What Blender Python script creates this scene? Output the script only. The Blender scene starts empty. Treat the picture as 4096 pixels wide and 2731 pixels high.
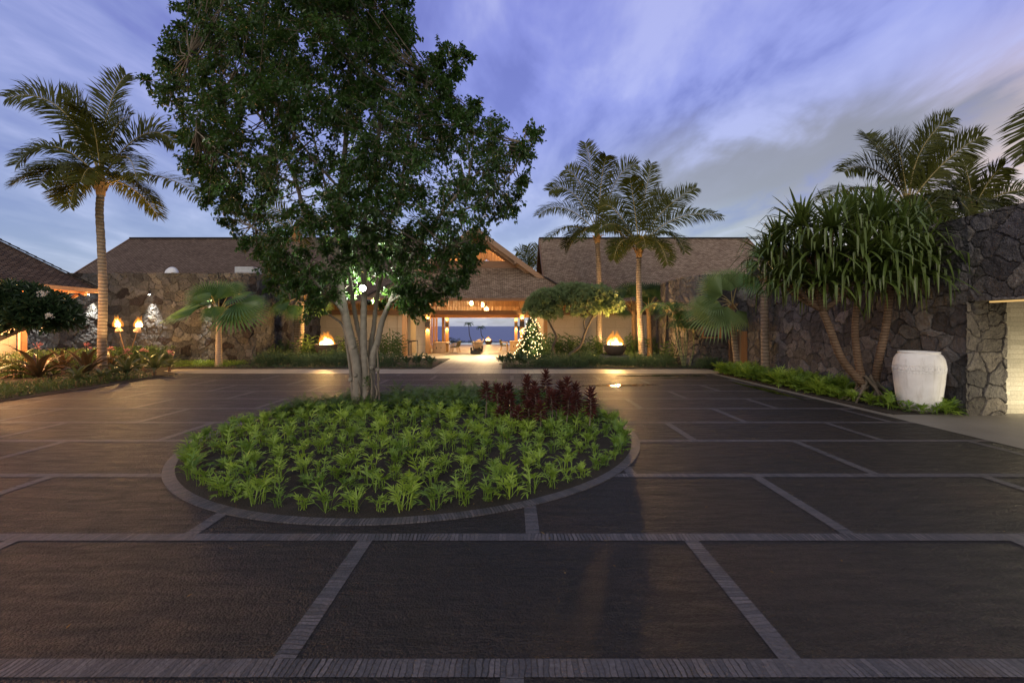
import bpy, math, random
import numpy as np
from mathutils import Vector, Matrix
R = math.radians
rng = np.random.default_rng(7)
random.seed(7)
sc = bpy.context.scene
col = sc.collection

# ------------------------------------------------------------------ camera
F, H, HY = 1700.0, 2.0, 1304.0      # focal length in photo pixels, eye height, horizon row
cam = bpy.data.cameras.new("camera")
cam.sensor_width = 36.0
cam.lens = 36.0 * F / 4096.0
cam.shift_y = -61.5 / 4096.0
cam.clip_start, cam.clip_end = 0.05, 60000.0
camo = bpy.data.objects.new("camera", cam)
camo.location = (0, 0, H)
camo.rotation_euler = (R(90), 0, 0)
col.objects.link(camo)
sc.camera = camo

sc.view_settings.view_transform = 'Standard'
sc.view_settings.look = 'None'
sc.view_settings.exposure = 0.0
sc.view_settings.gamma = 1.0
sc.view_settings.use_curve_mapping = False
sc.cycles.use_denoising = True
sc.cycles.max_bounces = 7
sc.cycles.diffuse_bounces = 3
sc.cycles.glossy_bounces = 3
sc.cycles.transparent_max_bounces = 8
sc.cycles.sample_clamp_indirect = 3.0
sc.cycles.caustics_reflective = False
sc.cycles.caustics_refractive = False


# ------------------------------------------------------------------ node helper
def nd(nt, typ, ins=None, **props):
    n = nt.nodes.new(typ)
    for k, v in props.items():
        setattr(n, k, v)
    for k, v in (ins or {}).items():
        s = n.inputs[k]
        if isinstance(v, bpy.types.NodeSocket):
            nt.links.new(v, s)
        else:
            if isinstance(v, (tuple, list)) and len(v) == 3 and s.type == 'RGBA':
                v = (*v, 1.0)
            s.default_value = v
    return n


def math_(nt, op, a, b=0.0, clamp=False):
    return nd(nt, 'ShaderNodeMath', {0: a, 1: b}, operation=op, use_clamp=clamp).outputs[0]


def mixc(nt, f, a, b, blend='MIX'):
    n = nd(nt, 'ShaderNodeMix', data_type='RGBA', blend_type=blend)
    for idx, v in ((0, f), (6, a), (7, b)):
        s = n.inputs[idx]
        if isinstance(v, bpy.types.NodeSocket):
            nt.links.new(v, s)
        elif idx == 0:
            s.default_value = v
        else:
            s.default_value = (*v[:3], 1.0)
    return n.outputs[2]


def maprange(nt, v, a, b, c=0.0, d=1.0, smooth=False):
    n = nd(nt, 'ShaderNodeMapRange', {'Value': v, 'From Min': a, 'From Max': b, 'To Min': c, 'To Max': d},
           interpolation_type='SMOOTHSTEP' if smooth else 'LINEAR')
    return n.outputs[0]


def ramp(nt, f, stops):
    n = nd(nt, 'ShaderNodeValToRGB', {0: f})
    e = n.color_ramp.elements
    while len(e) < len(stops):
        e.new(0.5)
    for el, (p, c) in zip(e, stops):
        el.position = p
        el.color = (*c[:3], 1.0)
    return n.outputs[0]


# ------------------------------------------------------------------ world: dusk sky with streaked cloud
world = bpy.data.worlds.new("World")
sc.world = world
world.use_nodes = True
nt = world.node_tree
nt.nodes.clear()
SUN_EL, SUN_ROT = R(24), R(194)
tc = nd(nt, 'ShaderNodeTexCoord').outputs['Generated']
sep = nd(nt, 'ShaderNodeSeparateXYZ', {0: tc})
sx, sy, sz = sep.outputs
hor = math_(nt, 'SQRT', math_(nt, 'ADD', math_(nt, 'MULTIPLY', sx, sx), math_(nt, 'MULTIPLY', sy, sy)))
az = math_(nt, 'DIVIDE', sx, math_(nt, 'MAXIMUM', hor, 0.001))
az01 = maprange(nt, az, -0.8, 0.85)
low = ramp(nt, az01, [(0.0, (.26, .30, .52)), (.42, (.34, .37, .57)), (.60, (.35, .355, .42)),
                      (.76, (.37, .35, .33)), (.88, (.66, .48, .36)), (1.0, (1.0, .60, .36))])
mid = ramp(nt, az01, [(0.0, (.27, .30, .62)), (.5, (.33, .34, .70)), (.66, (.30, .30, .48)),
                      (.80, (.225, .208, .215)), (.89, (.41, .36, .43)), (.95, (.74, .52, .43))])
high = ramp(nt, az01, [(0.0, (.27, .30, .66)), (.5, (.26, .27, .76)), (1.0, (.38, .40, .86))])
base = mixc(nt, maprange(nt, sz, .08, .38, smooth=True), low, mid)
base = mixc(nt, maprange(nt, sz, .28, .48, smooth=True), base, high)
den = math_(nt, 'ADD', math_(nt, 'MAXIMUM', sz, 0.0), 0.16)
px = math_(nt, 'DIVIDE', sx, den)
py = math_(nt, 'DIVIDE', sy, den)
pv = nd(nt, 'ShaderNodeCombineXYZ', {0: px, 1: py, 2: 0.0}).outputs[0]
mp = nd(nt, 'ShaderNodeMapping', {'Vector': pv, 'Rotation': (0, 0, R(-62)), 'Scale': (1.6, 1.0, 1.0)}).outputs[0]
n1 = nd(nt, 'ShaderNodeTexNoise', {'Vector': mp, 'Scale': 1.3, 'Detail': 5.5, 'Roughness': .56, 'Distortion': .6}).outputs[0]
mp2 = nd(nt, 'ShaderNodeMapping', {'Vector': pv, 'Rotation': (0, 0, R(-50)), 'Scale': (2.6, 1.3, 1.0), 'Location': (3.1, 7.7, 0)}).outputs[0]
n2 = nd(nt, 'ShaderNodeTexNoise', {'Vector': mp2, 'Scale': 1.9, 'Detail': 5.0, 'Roughness': .55, 'Distortion': .2}).outputs[0]
cl = math_(nt, 'ADD', math_(nt, 'MULTIPLY', n1, .68), math_(nt, 'MULTIPLY', n2, .32))
lit = maprange(nt, cl, .48, .64, 0, 1, smooth=True)
drk = maprange(nt, cl, .51, .38, 0, 1, smooth=True)
light_c = mixc(nt, maprange(nt, sz, .10, .42), ramp(nt, az01, [(0, (.43, .47, .70)), (.6, (.50, .51, .59)), (.8, (.49, .47, .43)), (1, (.95, .68, .50))]), (.50, .51, .92))
dark_c = mixc(nt, maprange(nt, sz, .10, .40), ramp(nt, az01, [(0, (.20, .25, .46)), (.6, (.28, .29, .38)), (.8, (.18, .165, .165)), (1, (.62, .42, .34))]), (.145, .145, .53))
base = mixc(nt, math_(nt, 'MULTIPLY', lit, .85), base, light_c)
base = mixc(nt, math_(nt, 'MULTIPLY', drk, .85), base, dark_c)
# a heavier brown-grey bank of cloud low on the right
bk_az = math_(nt, 'SUBTRACT', 1.0, math_(nt, 'DIVIDE', math_(nt, 'ABSOLUTE', math_(nt, 'SUBTRACT', az, .53)), .36), True)
bk_z = math_(nt, 'SUBTRACT', 1.0, math_(nt, 'DIVIDE', math_(nt, 'ABSOLUTE', math_(nt, 'SUBTRACT', math_(nt, 'ADD', sz, math_(nt, 'MULTIPLY', math_(nt, 'SUBTRACT', cl, .5), .35)), .315)), .105), True)
bank = maprange(nt, math_(nt, 'MULTIPLY', bk_az, bk_z), .0, .55, 0, .88, smooth=True)
base = mixc(nt, bank, base, (.245, .200, .188))
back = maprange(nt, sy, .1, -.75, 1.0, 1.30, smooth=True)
# unseen sky overhead and behind the viewer, lifted and greyed for neutral fill light
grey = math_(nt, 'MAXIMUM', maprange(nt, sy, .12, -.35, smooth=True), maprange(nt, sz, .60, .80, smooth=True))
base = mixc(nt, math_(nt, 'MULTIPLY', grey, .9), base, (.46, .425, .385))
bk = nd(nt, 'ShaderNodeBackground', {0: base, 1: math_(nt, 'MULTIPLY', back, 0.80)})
sky = nd(nt, 'ShaderNodeTexSky', sky_type='NISHITA', sun_disc=False, sun_elevation=SUN_EL, sun_rotation=SUN_ROT)
bk2 = nd(nt, 'ShaderNodeBackground', {0: sky.outputs[0], 1: 0.05})
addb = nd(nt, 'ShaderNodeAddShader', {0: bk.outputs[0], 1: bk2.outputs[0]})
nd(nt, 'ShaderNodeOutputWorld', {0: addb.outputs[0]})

sun = bpy.data.lights.new("sun", 'SUN')
sun.energy = 0.85
sun.angle = R(35)
sun.color = (1.0, .86, .74)
suno = bpy.data.objects.new("sun", sun)
suno.rotation_euler = (R(66), 0, R(-14))
col.objects.link(suno)


def lamp(kind, loc, power, color, radius=.08, parent=None, rot=None, size=R(80), blend=.6):
    l = bpy.data.lights.new("lamp_light", kind)
    l.energy = power
    l.color = color
    l.shadow_soft_size = radius
    if kind == 'SPOT':
        l.spot_size, l.spot_blend = size, blend
    o = bpy.data.objects.new("lamp_light", l)
    o.location = loc
    if rot:
        o.rotation_euler = rot
    col.objects.link(o)
    if parent:
        o.parent = parent
        o.location = Vector(loc) - Vector(ORG.get(parent.name, (0, 0, 0)))
    return o


# ------------------------------------------------------------------ photo pixel -> place
def W(px, py, d):
    return np.array(((px - 2048) / F * d, d, H - (py - HY) / F * d))


def GX(px, d):
    return (px - 2048) / F * d


def G(px, py, z=0.0):
    d = F * (H - z) / (py - HY)
    return np.array(((px - 2048) / F * d, d, z))


# ------------------------------------------------------------------ mesh builder
def V3(a):
    return np.asarray(a, float)


def norm(a):
    a = V3(a)
    return a / max(np.linalg.norm(a), 1e-9)


ORG = {}


class MB:
    def __init__(self):
        self.v, self.f, self.mi, self.n = [], [], [], 0
        self.uv = []
        self.hasuv = False

    def add(self, verts, faces, mi=0, uv=None):
        verts = V3(verts).reshape(-1, 3)
        self.v.append(verts)
        n = self.n
        for i, f in enumerate(faces):
            self.f.append([int(k) + n for k in f])
            self.mi.append(mi)
            if uv is not None:
                self.hasuv = True
                self.uv.append(uv[i])
            else:
                self.uv.append([(0, 0)] * len(f))
        self.n += len(verts)
        return self

    def addnp(self, verts, faces, mi=0):
        self.v.append(V3(verts).reshape(-1, 3))
        ff = (np.asarray(faces) + self.n).tolist()
        self.f += ff
        self.mi += [mi] * len(ff)
        self.uv += [None] * len(ff)
        self.n += len(self.v[-1])
        return self

    def box(self, c0, c1, mi=0, bev=0.0, M=None):
        x0, y0, z0 = c0
        x1, y1, z1 = c1
        if x0 > x1: x0, x1 = x1, x0
        if y0 > y1: y0, y1 = y1, y0
        if z0 > z1: z0, z1 = z1, z0
        if bev <= 0:
            v = [(x0, y0, z0), (x1, y0, z0), (x1, y1, z0), (x0, y1, z0), (x0, y0, z1), (x1, y0, z1), (x1, y1, z1), (x0, y1, z1)]
            f = [(0, 3, 2, 1), (4, 5, 6, 7), (0, 1, 5, 4), (1, 2, 6, 5), (2, 3, 7, 6), (3, 0, 4, 7)]
        else:
            b = min(bev, (x1 - x0) * .45, (y1 - y0) * .45, (z1 - z0) * .45)
            v, f = [], []
            lo, hi = V3((x0, y0, z0)), V3((x1, y1, z1))
            idx = {}
            for sxx in (0, 1):
                for syy in (0, 1):
                    for szz in (0, 1):
                        s = (sxx, syy, szz)
                        for ax in range(3):
                            p = [0, 0, 0]
                            for k in range(3):
                                e = hi[k] if s[k] else lo[k]
                                p[k] = e if k == ax else (e - b if s[k] else e + b)
                            idx[s, ax] = len(v)
                            v.append(p)
            for ax in range(3):
                o1, o2 = (ax + 1) % 3, (ax + 2) % 3
                for sd in (0, 1):
                    q = []
                    for a, c in ((0, 0), (1, 0), (1, 1), (0, 1)):
                        s = [0, 0, 0]; s[ax] = sd; s[o1] = a; s[o2] = c
                        q.append(idx[tuple(s), ax])
                    f.append(q if sd else q[::-1])
            for ax in range(3):
                o1, o2 = (ax + 1) % 3, (ax + 2) % 3
                for a in (0, 1):
                    for c in (0, 1):
                        s0 = [0, 0, 0]; s0[o1] = a; s0[o2] = c
                        s1 = list(s0); s1[ax] = 1
                        q = [idx[tuple(s0), o1], idx[tuple(s1), o1], idx[tuple(s1), o2], idx[tuple(s0), o2]]
                        f.append(q)
            for sxx in (0, 1):
                for syy in (0, 1):
                    for szz in (0, 1):
                        f.append([idx[(sxx, syy, szz), k] for k in range(3)])
        if M is not None:
            v = [M @ Vector(p) for p in v]
        return self.add(v, f, mi)

    def bar(self, p, q, w, h, mi=0, up=(0, 0, 1)):
        p, q = V3(p), V3(q)
        t = norm(q - p)
        u = V3(up)
        if abs(np.dot(t, u)) > .98:
            u = V3((0, 1, 0))
        s = norm(np.cross(t, u))
        u = np.cross(s, t)
        v = []
        for c in (p, q):
            for a, b in ((-1, -1), (1, -1), (1, 1), (-1, 1)):
                v.append(c + s * a * w / 2 + u * b * h / 2)
        return self.add(v, [(0, 1, 2, 3), (7, 6, 5, 4), (0, 4, 5, 1), (1, 5, 6, 2), (2, 6, 7, 3), (3, 7, 4, 0)], mi)

    def tube(self, pts, rad, k=8, mi=0, caps=True):
        P = [V3(p) for p in pts]
        n = len(P)
        rad = [rad] * n if np.isscalar(rad) else list(rad)
        T = [norm(P[min(i + 1, n - 1)] - P[max(i - 1, 0)]) for i in range(n)]
        a = V3((1, 0, 0)) if abs(T[0][0]) < .9 else V3((0, 1, 0))
        u = norm(np.cross(T[0], a))
        v = []
        ang = np.arange(k) / k * 2 * math.pi
        for i in range(n):
            u = norm(u - T[i] * np.dot(u, T[i]))
            w = np.cross(T[i], u)
            v.append(P[i] + rad[i] * (np.cos(ang)[:, None] * u + np.sin(ang)[:, None] * w))
        f = [(i * k + j, i * k + (j + 1) % k, (i + 1) * k + (j + 1) % k, (i + 1) * k + j) for i in range(n - 1) for j in range(k)]
        if caps:
            f += [tuple(range(k))[::-1], tuple(range((n - 1) * k, n * k))]
        return self.add(np.concatenate(v), f, mi)

    def lathe(self, prof, c=(0, 0, 0), k=24, mi=0, fn=None):
        c = V3(c)
        ang = np.arange(k) / k * 2 * math.pi
        v = []
        for r, z in prof:
            v.append(np.c_[r * np.cos(ang), r * np.sin(ang), np.full(k, z)] + c)
        n = len(prof)
        f = [(i * k + j, i * k + (j + 1) % k, (i + 1) * k + (j + 1) % k, (i + 1) * k + j) for i in range(n - 1) for j in range(k)]
        if prof[0][0] > 1e-4: f.append(tuple(range(k))[::-1])
        if prof[-1][0] > 1e-4: f.append(tuple(range((n - 1) * k, n * k)))
        v = np.concatenate(v)
        if fn is not None: v = fn(v)
        return self.add(v, f, mi)

    def sphere(self, c, r, k=8, m=5, mi=0, s=(1, 1, 1)):
        prof = [(r * math.sin(math.pi * i / m) if 0 < i < m else 1e-5, -r * math.cos(math.pi * i / m)) for i in range(m + 1)]
        c = V3(c)
        return self.lathe(prof, (0, 0, 0), k, mi, fn=lambda v: v * V3(s) + c)

    def strap(self, pts, wid, up=(0, 0, 1), fold=.25, mi=0):
        """a V-folded strap leaf along pts"""
        P = [V3(p) for p in pts]
        n = len(P)
        v = []
        for i in range(n):
            t = norm(P[min(i + 1, n - 1)] - P[max(i - 1, 0)])
            s = np.cross(t, V3(up))
            if np.linalg.norm(s) < .05:
                s = np.cross(t, V3((1, .3, 0)))
            s = norm(s)
            u = np.cross(s, t)
            w = wid[i]
            v += [P[i] - s * w + u * w * fold, P[i], P[i] + s * w + u * w * fold]
        f = []
        for i in range(n - 1):
            a = i * 3
            f += [(a, a + 1, a + 4, a + 3), (a + 1, a + 2, a + 5, a + 4)]
        return self.add(v, f, mi)

    def leaves(self, P, D, N, L, Wd, fold=.25, mi=0, wpos=.42, curl=0.0):
        """batch of folded leaves (P base, D direction, N up side)"""
        P, D, N = V3(P), V3(D), V3(N)
        D = D / np.maximum(np.linalg.norm(D, axis=1, keepdims=True), 1e-9)
        S = np.cross(D, N)
        S = S / np.maximum(np.linalg.norm(S, axis=1, keepdims=True), 1e-9)
        N = np.cross(S, D)
        L = np.broadcast_to(L, (len(P),))[:, None]
        Wd = np.broadcast_to(Wd, (len(P),))[:, None]
        m = P + D * L * wpos
        v = np.stack([P, m + S * Wd * .5 + N * Wd * fold, P + D * L - N * L * curl, m - S * Wd * .5 + N * Wd * fold], 1).reshape(-1, 3)
        b = np.arange(len(P))[:, None] * 4
        f = np.concatenate([b + [[0, 1, 2]], b + [[0, 2, 3]]])
        return self.addnp(v, f, mi)

    def build(self, name, mats, parent=None, smooth=False, origin=None, colors=None):
        me = bpy.data.meshes.new(name)
        v = np.concatenate(self.v) if self.v else np.zeros((0, 3))
        org = V3(origin) if origin is not None else (ORG.get(parent.name) if parent is not None else None)
        if org is not None:
            v = v - org
        me.from_pydata(v.tolist(), [], self.f)
        if not isinstance(mats, (list, tuple)):
            mats = [mats]
        for m in mats:
            me.materials.append(m)
        if len(mats) > 1:
            me.polygons.foreach_set('material_index', np.array(self.mi, dtype=np.int32))
        if smooth:
            me.polygons.foreach_set('use_smooth', np.ones(len(self.f), dtype=bool))
        if self.hasuv:
            uvl = me.uv_layers.new(name='UVMap')
            flat = []
            for i, u in enumerate(self.uv):
                if u is None: u = [(0, 0)] * len(self.f[i])
                for a in u: flat += [a[0], a[1]]
            uvl.data.foreach_set('uv', np.array(flat, dtype=np.float32))
        if colors is not None:
            ca = me.color_attributes.new('Col', 'FLOAT_COLOR', 'POINT')
            ca.data.foreach_set('color', np.c_[colors, np.ones(len(colors))].astype(np.float32).ravel())
        me.update()
        o = bpy.data.objects.new(name, me)
        col.objects.link(o)
        if parent is not None:
            o.parent = parent
            ORG[o.name] = org if org is not None else V3((0, 0, 0))
        elif origin is not None:
            o.location = origin
            ORG[o.name] = V3(origin)
        return o


def tag(o, label, cat, group=None, kind=None):
    if label: o['label'] = label
    if cat: o['category'] = cat
    if group: o['group'] = group
    if kind: o['kind'] = kind
    return o


def thing(name, label, cat, loc=(0, 0, 0), group=None):
    """an Empty at the base of a thing; parts are given in world coordinates"""
    o = bpy.data.objects.new(name, None)
    o.empty_display_size = .2
    o.location = loc
    col.objects.link(o)
    ORG[o.name] = V3(loc)
    return tag(o, label, cat, group)


def children(o):
    return [c for c in o.children]


def dup(o, loc=None, rz=0.0, s=1.0, label=None, group=None, parent=None):
    c = o.copy()
    col.objects.link(c)
    if parent is not None: c.parent = parent
    for ch in children(o):
        dup(ch, parent=c)
    if loc is not None:
        c.location = loc
        c.rotation_euler = (0, 0, rz)
        c.scale = (s, s, s) if np.isscalar(s) else s
    if label: c['label'] = label
    if group: c['group'] = group
    return c


def bez(p0, p1, p2, p3, n):
    t = np.linspace(0, 1, n)[:, None]
    p0, p1, p2, p3 = map(V3, (p0, p1, p2, p3))
    return (1 - t) ** 3 * p0 + 3 * (1 - t) ** 2 * t * p1 + 3 * (1 - t) * t * t * p2 + t ** 3 * p3


def spline(pts, n):
    """Catmull-Rom through pts"""
    P = [V3(p) for p in pts]
    P = [2 * P[0] - P[1]] + P + [2 * P[-1] - P[-2]]
    out = []
    m = len(P) - 3
    for s in np.linspace(0, m - 1e-6, n):
        i = int(s); t = s - i
        a, b, c, d = P[i:i + 4]
        out.append(.5 * ((2 * b) + (-a + c) * t + (2 * a - 5 * b + 4 * c - d) * t * t + (-a + 3 * b - 3 * c + d) * t ** 3))
    return np.array(out)


# lattice value noise
_tab = np.random.default_rng(3).random((64, 64))


def vnoise(x, y):
    xi, yi = np.floor(x).astype(int), np.floor(y).astype(int)
    fx, fy = x - xi, y - yi
    fx, fy = fx * fx * (3 - 2 * fx), fy * fy * (3 - 2 * fy)
    g = lambda a, b: _tab[a % 64, b % 64]
    return (g(xi, yi) * (1 - fx) + g(xi + 1, yi) * fx) * (1 - fy) + (g(xi, yi + 1) * (1 - fx) + g(xi + 1, yi + 1) * fx) * fy


# ------------------------------------------------------------------ materials
def newmat(name):
    m = bpy.data.materials.new(name)
    m.use_nodes = True
    t = m.node_tree
    t.nodes.clear()
    return m, t


def finish(t, shader):
    nd(t, 'ShaderNodeOutputMaterial', {0: shader})


def objco(t):
    return nd(t, 'ShaderNodeTexCoord').outputs['Object']


def geopos(t):
    return nd(t, 'ShaderNodeNewGeometry').outputs['Position']


def noise(t, vec, scale, detail=3.0, rough=.55, dist=0.0):
    return nd(t, 'ShaderNodeTexNoise', {'Vector': vec, 'Scale': scale, 'Detail': detail, 'Roughness': rough, 'Distortion': dist}).outputs[0]


def bump(t, h, strength=.3, dist=.02, nrm=None):
    ins = {'Height': h, 'Strength': strength, 'Distance': dist}
    if nrm is not None: ins['Normal'] = nrm
    return nd(t, 'ShaderNodeBump', ins).outputs[0]


def principled(t, **k):
    names = {'color': 'Base Color', 'rough': 'Roughness', 'metal': 'Metallic', 'normal': 'Normal', 'spec': 'Specular IOR Level',
             'ecol': 'Emission Color', 'estr': 'Emission Strength', 'alpha': 'Alpha', 'trans': 'Transmission Weight', 'coat': 'Coat Weight'}
    return nd(t, 'ShaderNodeBsdfPrincipled', {names[a]: b for a, b in k.items()}).outputs[0]


def mat_noise(name, c1, c2, scale=3.0, rough=.7, bstr=.3, bscale=None, bdist=.01, stretch=(1, 1, 1), metal=0.0, spec=.5, world=False):
    m, t = newmat(name)
    v = geopos(t) if world else objco(t)
    v = nd(t, 'ShaderNodeMapping', {'Vector': v, 'Scale': stretch}).outputs[0]
    a = noise(t, v, scale, 4)
    b = noise(t, v, bscale or scale * 6, 3)
    c = mixc(t, maprange(t, a, .3, .7), c1, c2)
    c = mixc(t, math_(t, 'MULTIPLY', maprange(t, b, .35, .75), .35), c, tuple(x * .45 for x in c1))
    finish(t, principled(t, color=c, rough=rough, metal=metal, spec=spec, normal=bump(t, b, bstr, bdist)))
    return m


def mat_leaf(name, c1, c2, rough=.45, trans=.25, spec=.4, tcol=None, scale=1.3, rw=.25):
    m, t = newmat(name)
    v = geopos(t)
    a = noise(t, v, scale, 2)
    b = noise(t, v, scale * 9, 1)
    rnd = nd(t, 'ShaderNodeObjectInfo').outputs['Random']
    f = math_(t, 'ADD', math_(t, 'MULTIPLY', maprange(t, a, .3, .7), .6 - .6 * rw), math_(t, 'MULTIPLY', maprange(t, b, .25, .75), .4 - .2 * rw))
    f = math_(t, 'ADD', f, math_(t, 'MULTIPLY', rnd, rw), clamp=True)
    c = mixc(t, f, c1, c2)
    p = principled(t, color=c, rough=rough, spec=spec)
    if trans <= 0:
        finish(t, p)
        return m
    tr = nd(t, 'ShaderNodeBsdfTranslucent', {0: mixc(t, .5, c, tcol or tuple(min(1, x * 2.2) for x in c2))}).outputs[0]
    finish(t, nd(t, 'ShaderNodeMixShader', {0: trans, 1: p, 2: tr}).outputs[0])
    return m


def mat_emit(name, c, s, sample='AUTO'):
    m, t = newmat(name)
    finish(t, nd(t, 'ShaderNodeEmission', {0: c, 1: s}).outputs[0])
    m.cycles.emission_sampling = sample
    return m


def mat_slate():
    m, t = newmat('slate_on_edge')
    uv = nd(t, 'ShaderNodeTexCoord').outputs['UV']
    g = geopos(t)
    w1 = noise(t, g, 2.1, 3)
    w2 = noise(t, g, 17, 2)
    n = noise(t, g, 1.4, 4, .6)
    n2 = noise(t, g, 42, 4, .65)
    wob = math_(t, 'ADD', math_(t, 'MULTIPLY', math_(t, 'SUBTRACT', w1, .5), .10), math_(t, 'MULTIPLY', math_(t, 'SUBTRACT', w2, .5), .016))
    v = nd(t, 'ShaderNodeVectorMath', {0: uv, 1: nd(t, 'ShaderNodeCombineXYZ', {0: wob, 1: 0.0, 2: 0.0}).outputs[0]}, operation='ADD').outputs[0]
    ms = maprange(t, n, .34, .66, .0012, .0062)
    b = nd(t, 'ShaderNodeTexBrick', {'Vector': v, 'Color1': (.050, .050, .062), 'Color2': (.138, .122, .134), 'Mortar': (.012, .0115, .012), 'Scale': 1.0,
                                     'Mortar Size': ms, 'Mortar Smooth': .3, 'Bias': -.1, 'Brick Width': .036, 'Row Height': .30}, offset=0.0)
    c = mixc(t, maprange(t, n, .30, .62, .75, 0), b.outputs[0], (.074, .068, .076))
    c = mixc(t, maprange(t, w1, .55, .75, 0, .5), c, (.110, .078, .060))
    c = mixc(t, .55, c, mixc(t, maprange(t, n2, .3, .7), (.45, .45, .45), (1.5, 1.5, 1.5)), 'MULTIPLY')
    h = math_(t, 'ADD', math_(t, 'MULTIPLY', b.outputs[1], -1.0), math_(t, 'ADD', math_(t, 'MULTIPLY', n2, .7), math_(t, 'MULTIPLY', w2, .8)))
    finish(t, principled(t, color=c, rough=.55, spec=.42, normal=bump(t, h, 1.0, .014)))
    return m


def mat_uvbrick(name, c1, c2, mortar, bw, rh, ms, rough=.75, bias=0.0, bstr=.5, bdist=.01, spec=.4, offset=.5, big=.5, bigc=(.5, .5, .5), squash=1.0):
    m, t = newmat(name)
    uv = nd(t, 'ShaderNodeTexCoord').outputs['UV']
    b = nd(t, 'ShaderNodeTexBrick', {'Vector': uv, 'Color1': c1, 'Color2': c2, 'Mortar': mortar, 'Scale': 1.0, 'Mortar Size': ms,
                                     'Mortar Smooth': .2, 'Bias': bias, 'Brick Width': bw, 'Row Height': rh}, offset=offset, squash=squash)
    g = geopos(t)
    n = noise(t, g, .9, 4)
    n2 = noise(t, g, 24, 3)
    c = mixc(t, math_(t, 'MULTIPLY', maprange(t, n, .3, .72), big), b.outputs[0], bigc, 'MULTIPLY')
    c = mixc(t, .35, c, mixc(t, maprange(t, n2, .3, .7), (.5, .5, .5), (1.3, 1.3, 1.3)), 'MULTIPLY')
    hgt = math_(t, 'ADD', math_(t, 'MULTIPLY', b.outputs[1], -1.0), math_(t, 'MULTIPLY', n2, .5))
    finish(t, principled(t, color=c, rough=rough, spec=spec, normal=bump(t, hgt, bstr, bdist)))
    return m


def mat_wood(name, c1, c2, rough=.5, axis=2, scale=1.0, spec=.4):
    m, t = newmat(name)
    s = [14.0 * scale] * 3
    s[axis] = .9 * scale
    v = nd(t, 'ShaderNodeMapping', {'Vector': objco(t), 'Scale': tuple(s)}).outputs[0]
    a = noise(t, v, 1.0, 4, .6, .4)
    b = noise(t, v, 5.0, 2)
    c = mixc(t, maprange(t, a, .3, .7), c1, c2)
    finish(t, principled(t, color=c, rough=rough, spec=spec, normal=bump(t, b, .15, .004)))
    return m
# ================================================================== MATERIALS
def mat_asphalt():
    m, t = newmat('asphalt')
    g = geopos(t)
    big = noise(t, g, .45, 4, .6)
    br = nd(t, 'ShaderNodeMapping', {'Vector': g, 'Rotation': (0, 0, R(-48)), 'Scale': (.8, 5.0, 1)}).outputs[0]
    streak = noise(t, br, 2.2, 4, .6, .4)
    fine = noise(t, g, 150, 2, .7)
    agg = nd(t, 'ShaderNodeTexVoronoi', {'Vector': g, 'Scale': 62.0})
    grit = nd(t, 'ShaderNodeSeparateColor', {0: agg.outputs['Color']}).outputs[0]
    rip = noise(t, g, 8.5, 3, .6, .3)
    hue = noise(t, g, .33, 3, .55)
    crack = noise(t, g, 1.1, 5, .7, 1.2)
    med = noise(t, g, 32, 4, .65)
    c = mixc(t, maprange(t, big, .35, .68), (.0212, .0164, .0168), (.0106, .0099, .0112))
    c = mixc(t, maprange(t, hue, .52, .68, 0, .75), c, (.038, .0225, .018))
    c = mixc(t, math_(t, 'MULTIPLY', maprange(t, streak, .45, .68), .72), c, (.009, .0085, .009))
    c = mixc(t, .8, c, mixc(t, maprange(t, fine, .3, .75), (.55, .55, .55), (1.7, 1.65, 1.6)), 'MULTIPLY')
    c = mixc(t, .85, c, mixc(t, grit, (.35, .35, .36), (1.75, 1.68, 1.6)), 'MULTIPLY')
    c = mixc(t, maprange(t, crack, .56, .70, 0, .55), c, (.008, .0075, .0075))
    rough = math_(t, 'ADD', maprange(t, streak, .3, .7, .40, .60), math_(t, 'MULTIPLY', fine, .12))
    hgt = math_(t, 'ADD', math_(t, 'ADD', math_(t, 'MULTIPLY', agg.outputs['Distance'], -.5), math_(t, 'MULTIPLY', fine, .35)), math_(t, 'ADD', math_(t, 'MULTIPLY', med, .6), math_(t, 'ADD', math_(t, 'MULTIPLY', streak, 2.2), math_(t, 'MULTIPLY', rip, 1.3))))
    finish(t, principled(t, color=c, rough=rough, spec=.34, normal=bump(t, hgt, 1.0, .022)))
    return m


def mat_water(name, c, rough, scale, strength, dist=.1, stretch=(1, 1, 1)):
    m, t = newmat(name)
    g = nd(t, 'ShaderNodeMapping', {'Vector': geopos(t), 'Scale': stretch}).outputs[0]
    n = noise(t, g, scale, 4, .6)
    finish(t, principled(t, color=c, rough=rough, spec=.5, normal=bump(t, n, strength, dist)))
    return m


def mat_stone(name):
    m, t = newmat(name)
    att = nd(t, 'ShaderNodeAttribute', attribute_name='Col').outputs['Color']
    v = objco(t)
    a = noise(t, v, 7, 5, .65)
    b = noise(t, v, 34, 4, .7)
    pit = nd(t, 'ShaderNodeTexVoronoi', {'Vector': v, 'Scale': 42.0}).outputs[0]
    c = mixc(t, .9, att, mixc(t, maprange(t, a, .3, .7), (.62, .60, .60), (1.35, 1.33, 1.3)), 'MULTIPLY')
    c = mixc(t, .6, c, mixc(t, maprange(t, b, .3, .7), (.6, .6, .6), (1.35, 1.35, 1.35)), 'MULTIPLY')
    h = math_(t, 'ADD', math_(t, 'MULTIPLY', a, .8), math_(t, 'ADD', math_(t, 'MULTIPLY', b, .45), math_(t, 'MULTIPLY', pit, .35)))
    finish(t, principled(t, color=c, rough=.88, spec=.25, normal=bump(t, h, .8, .05)))
    return m


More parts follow.
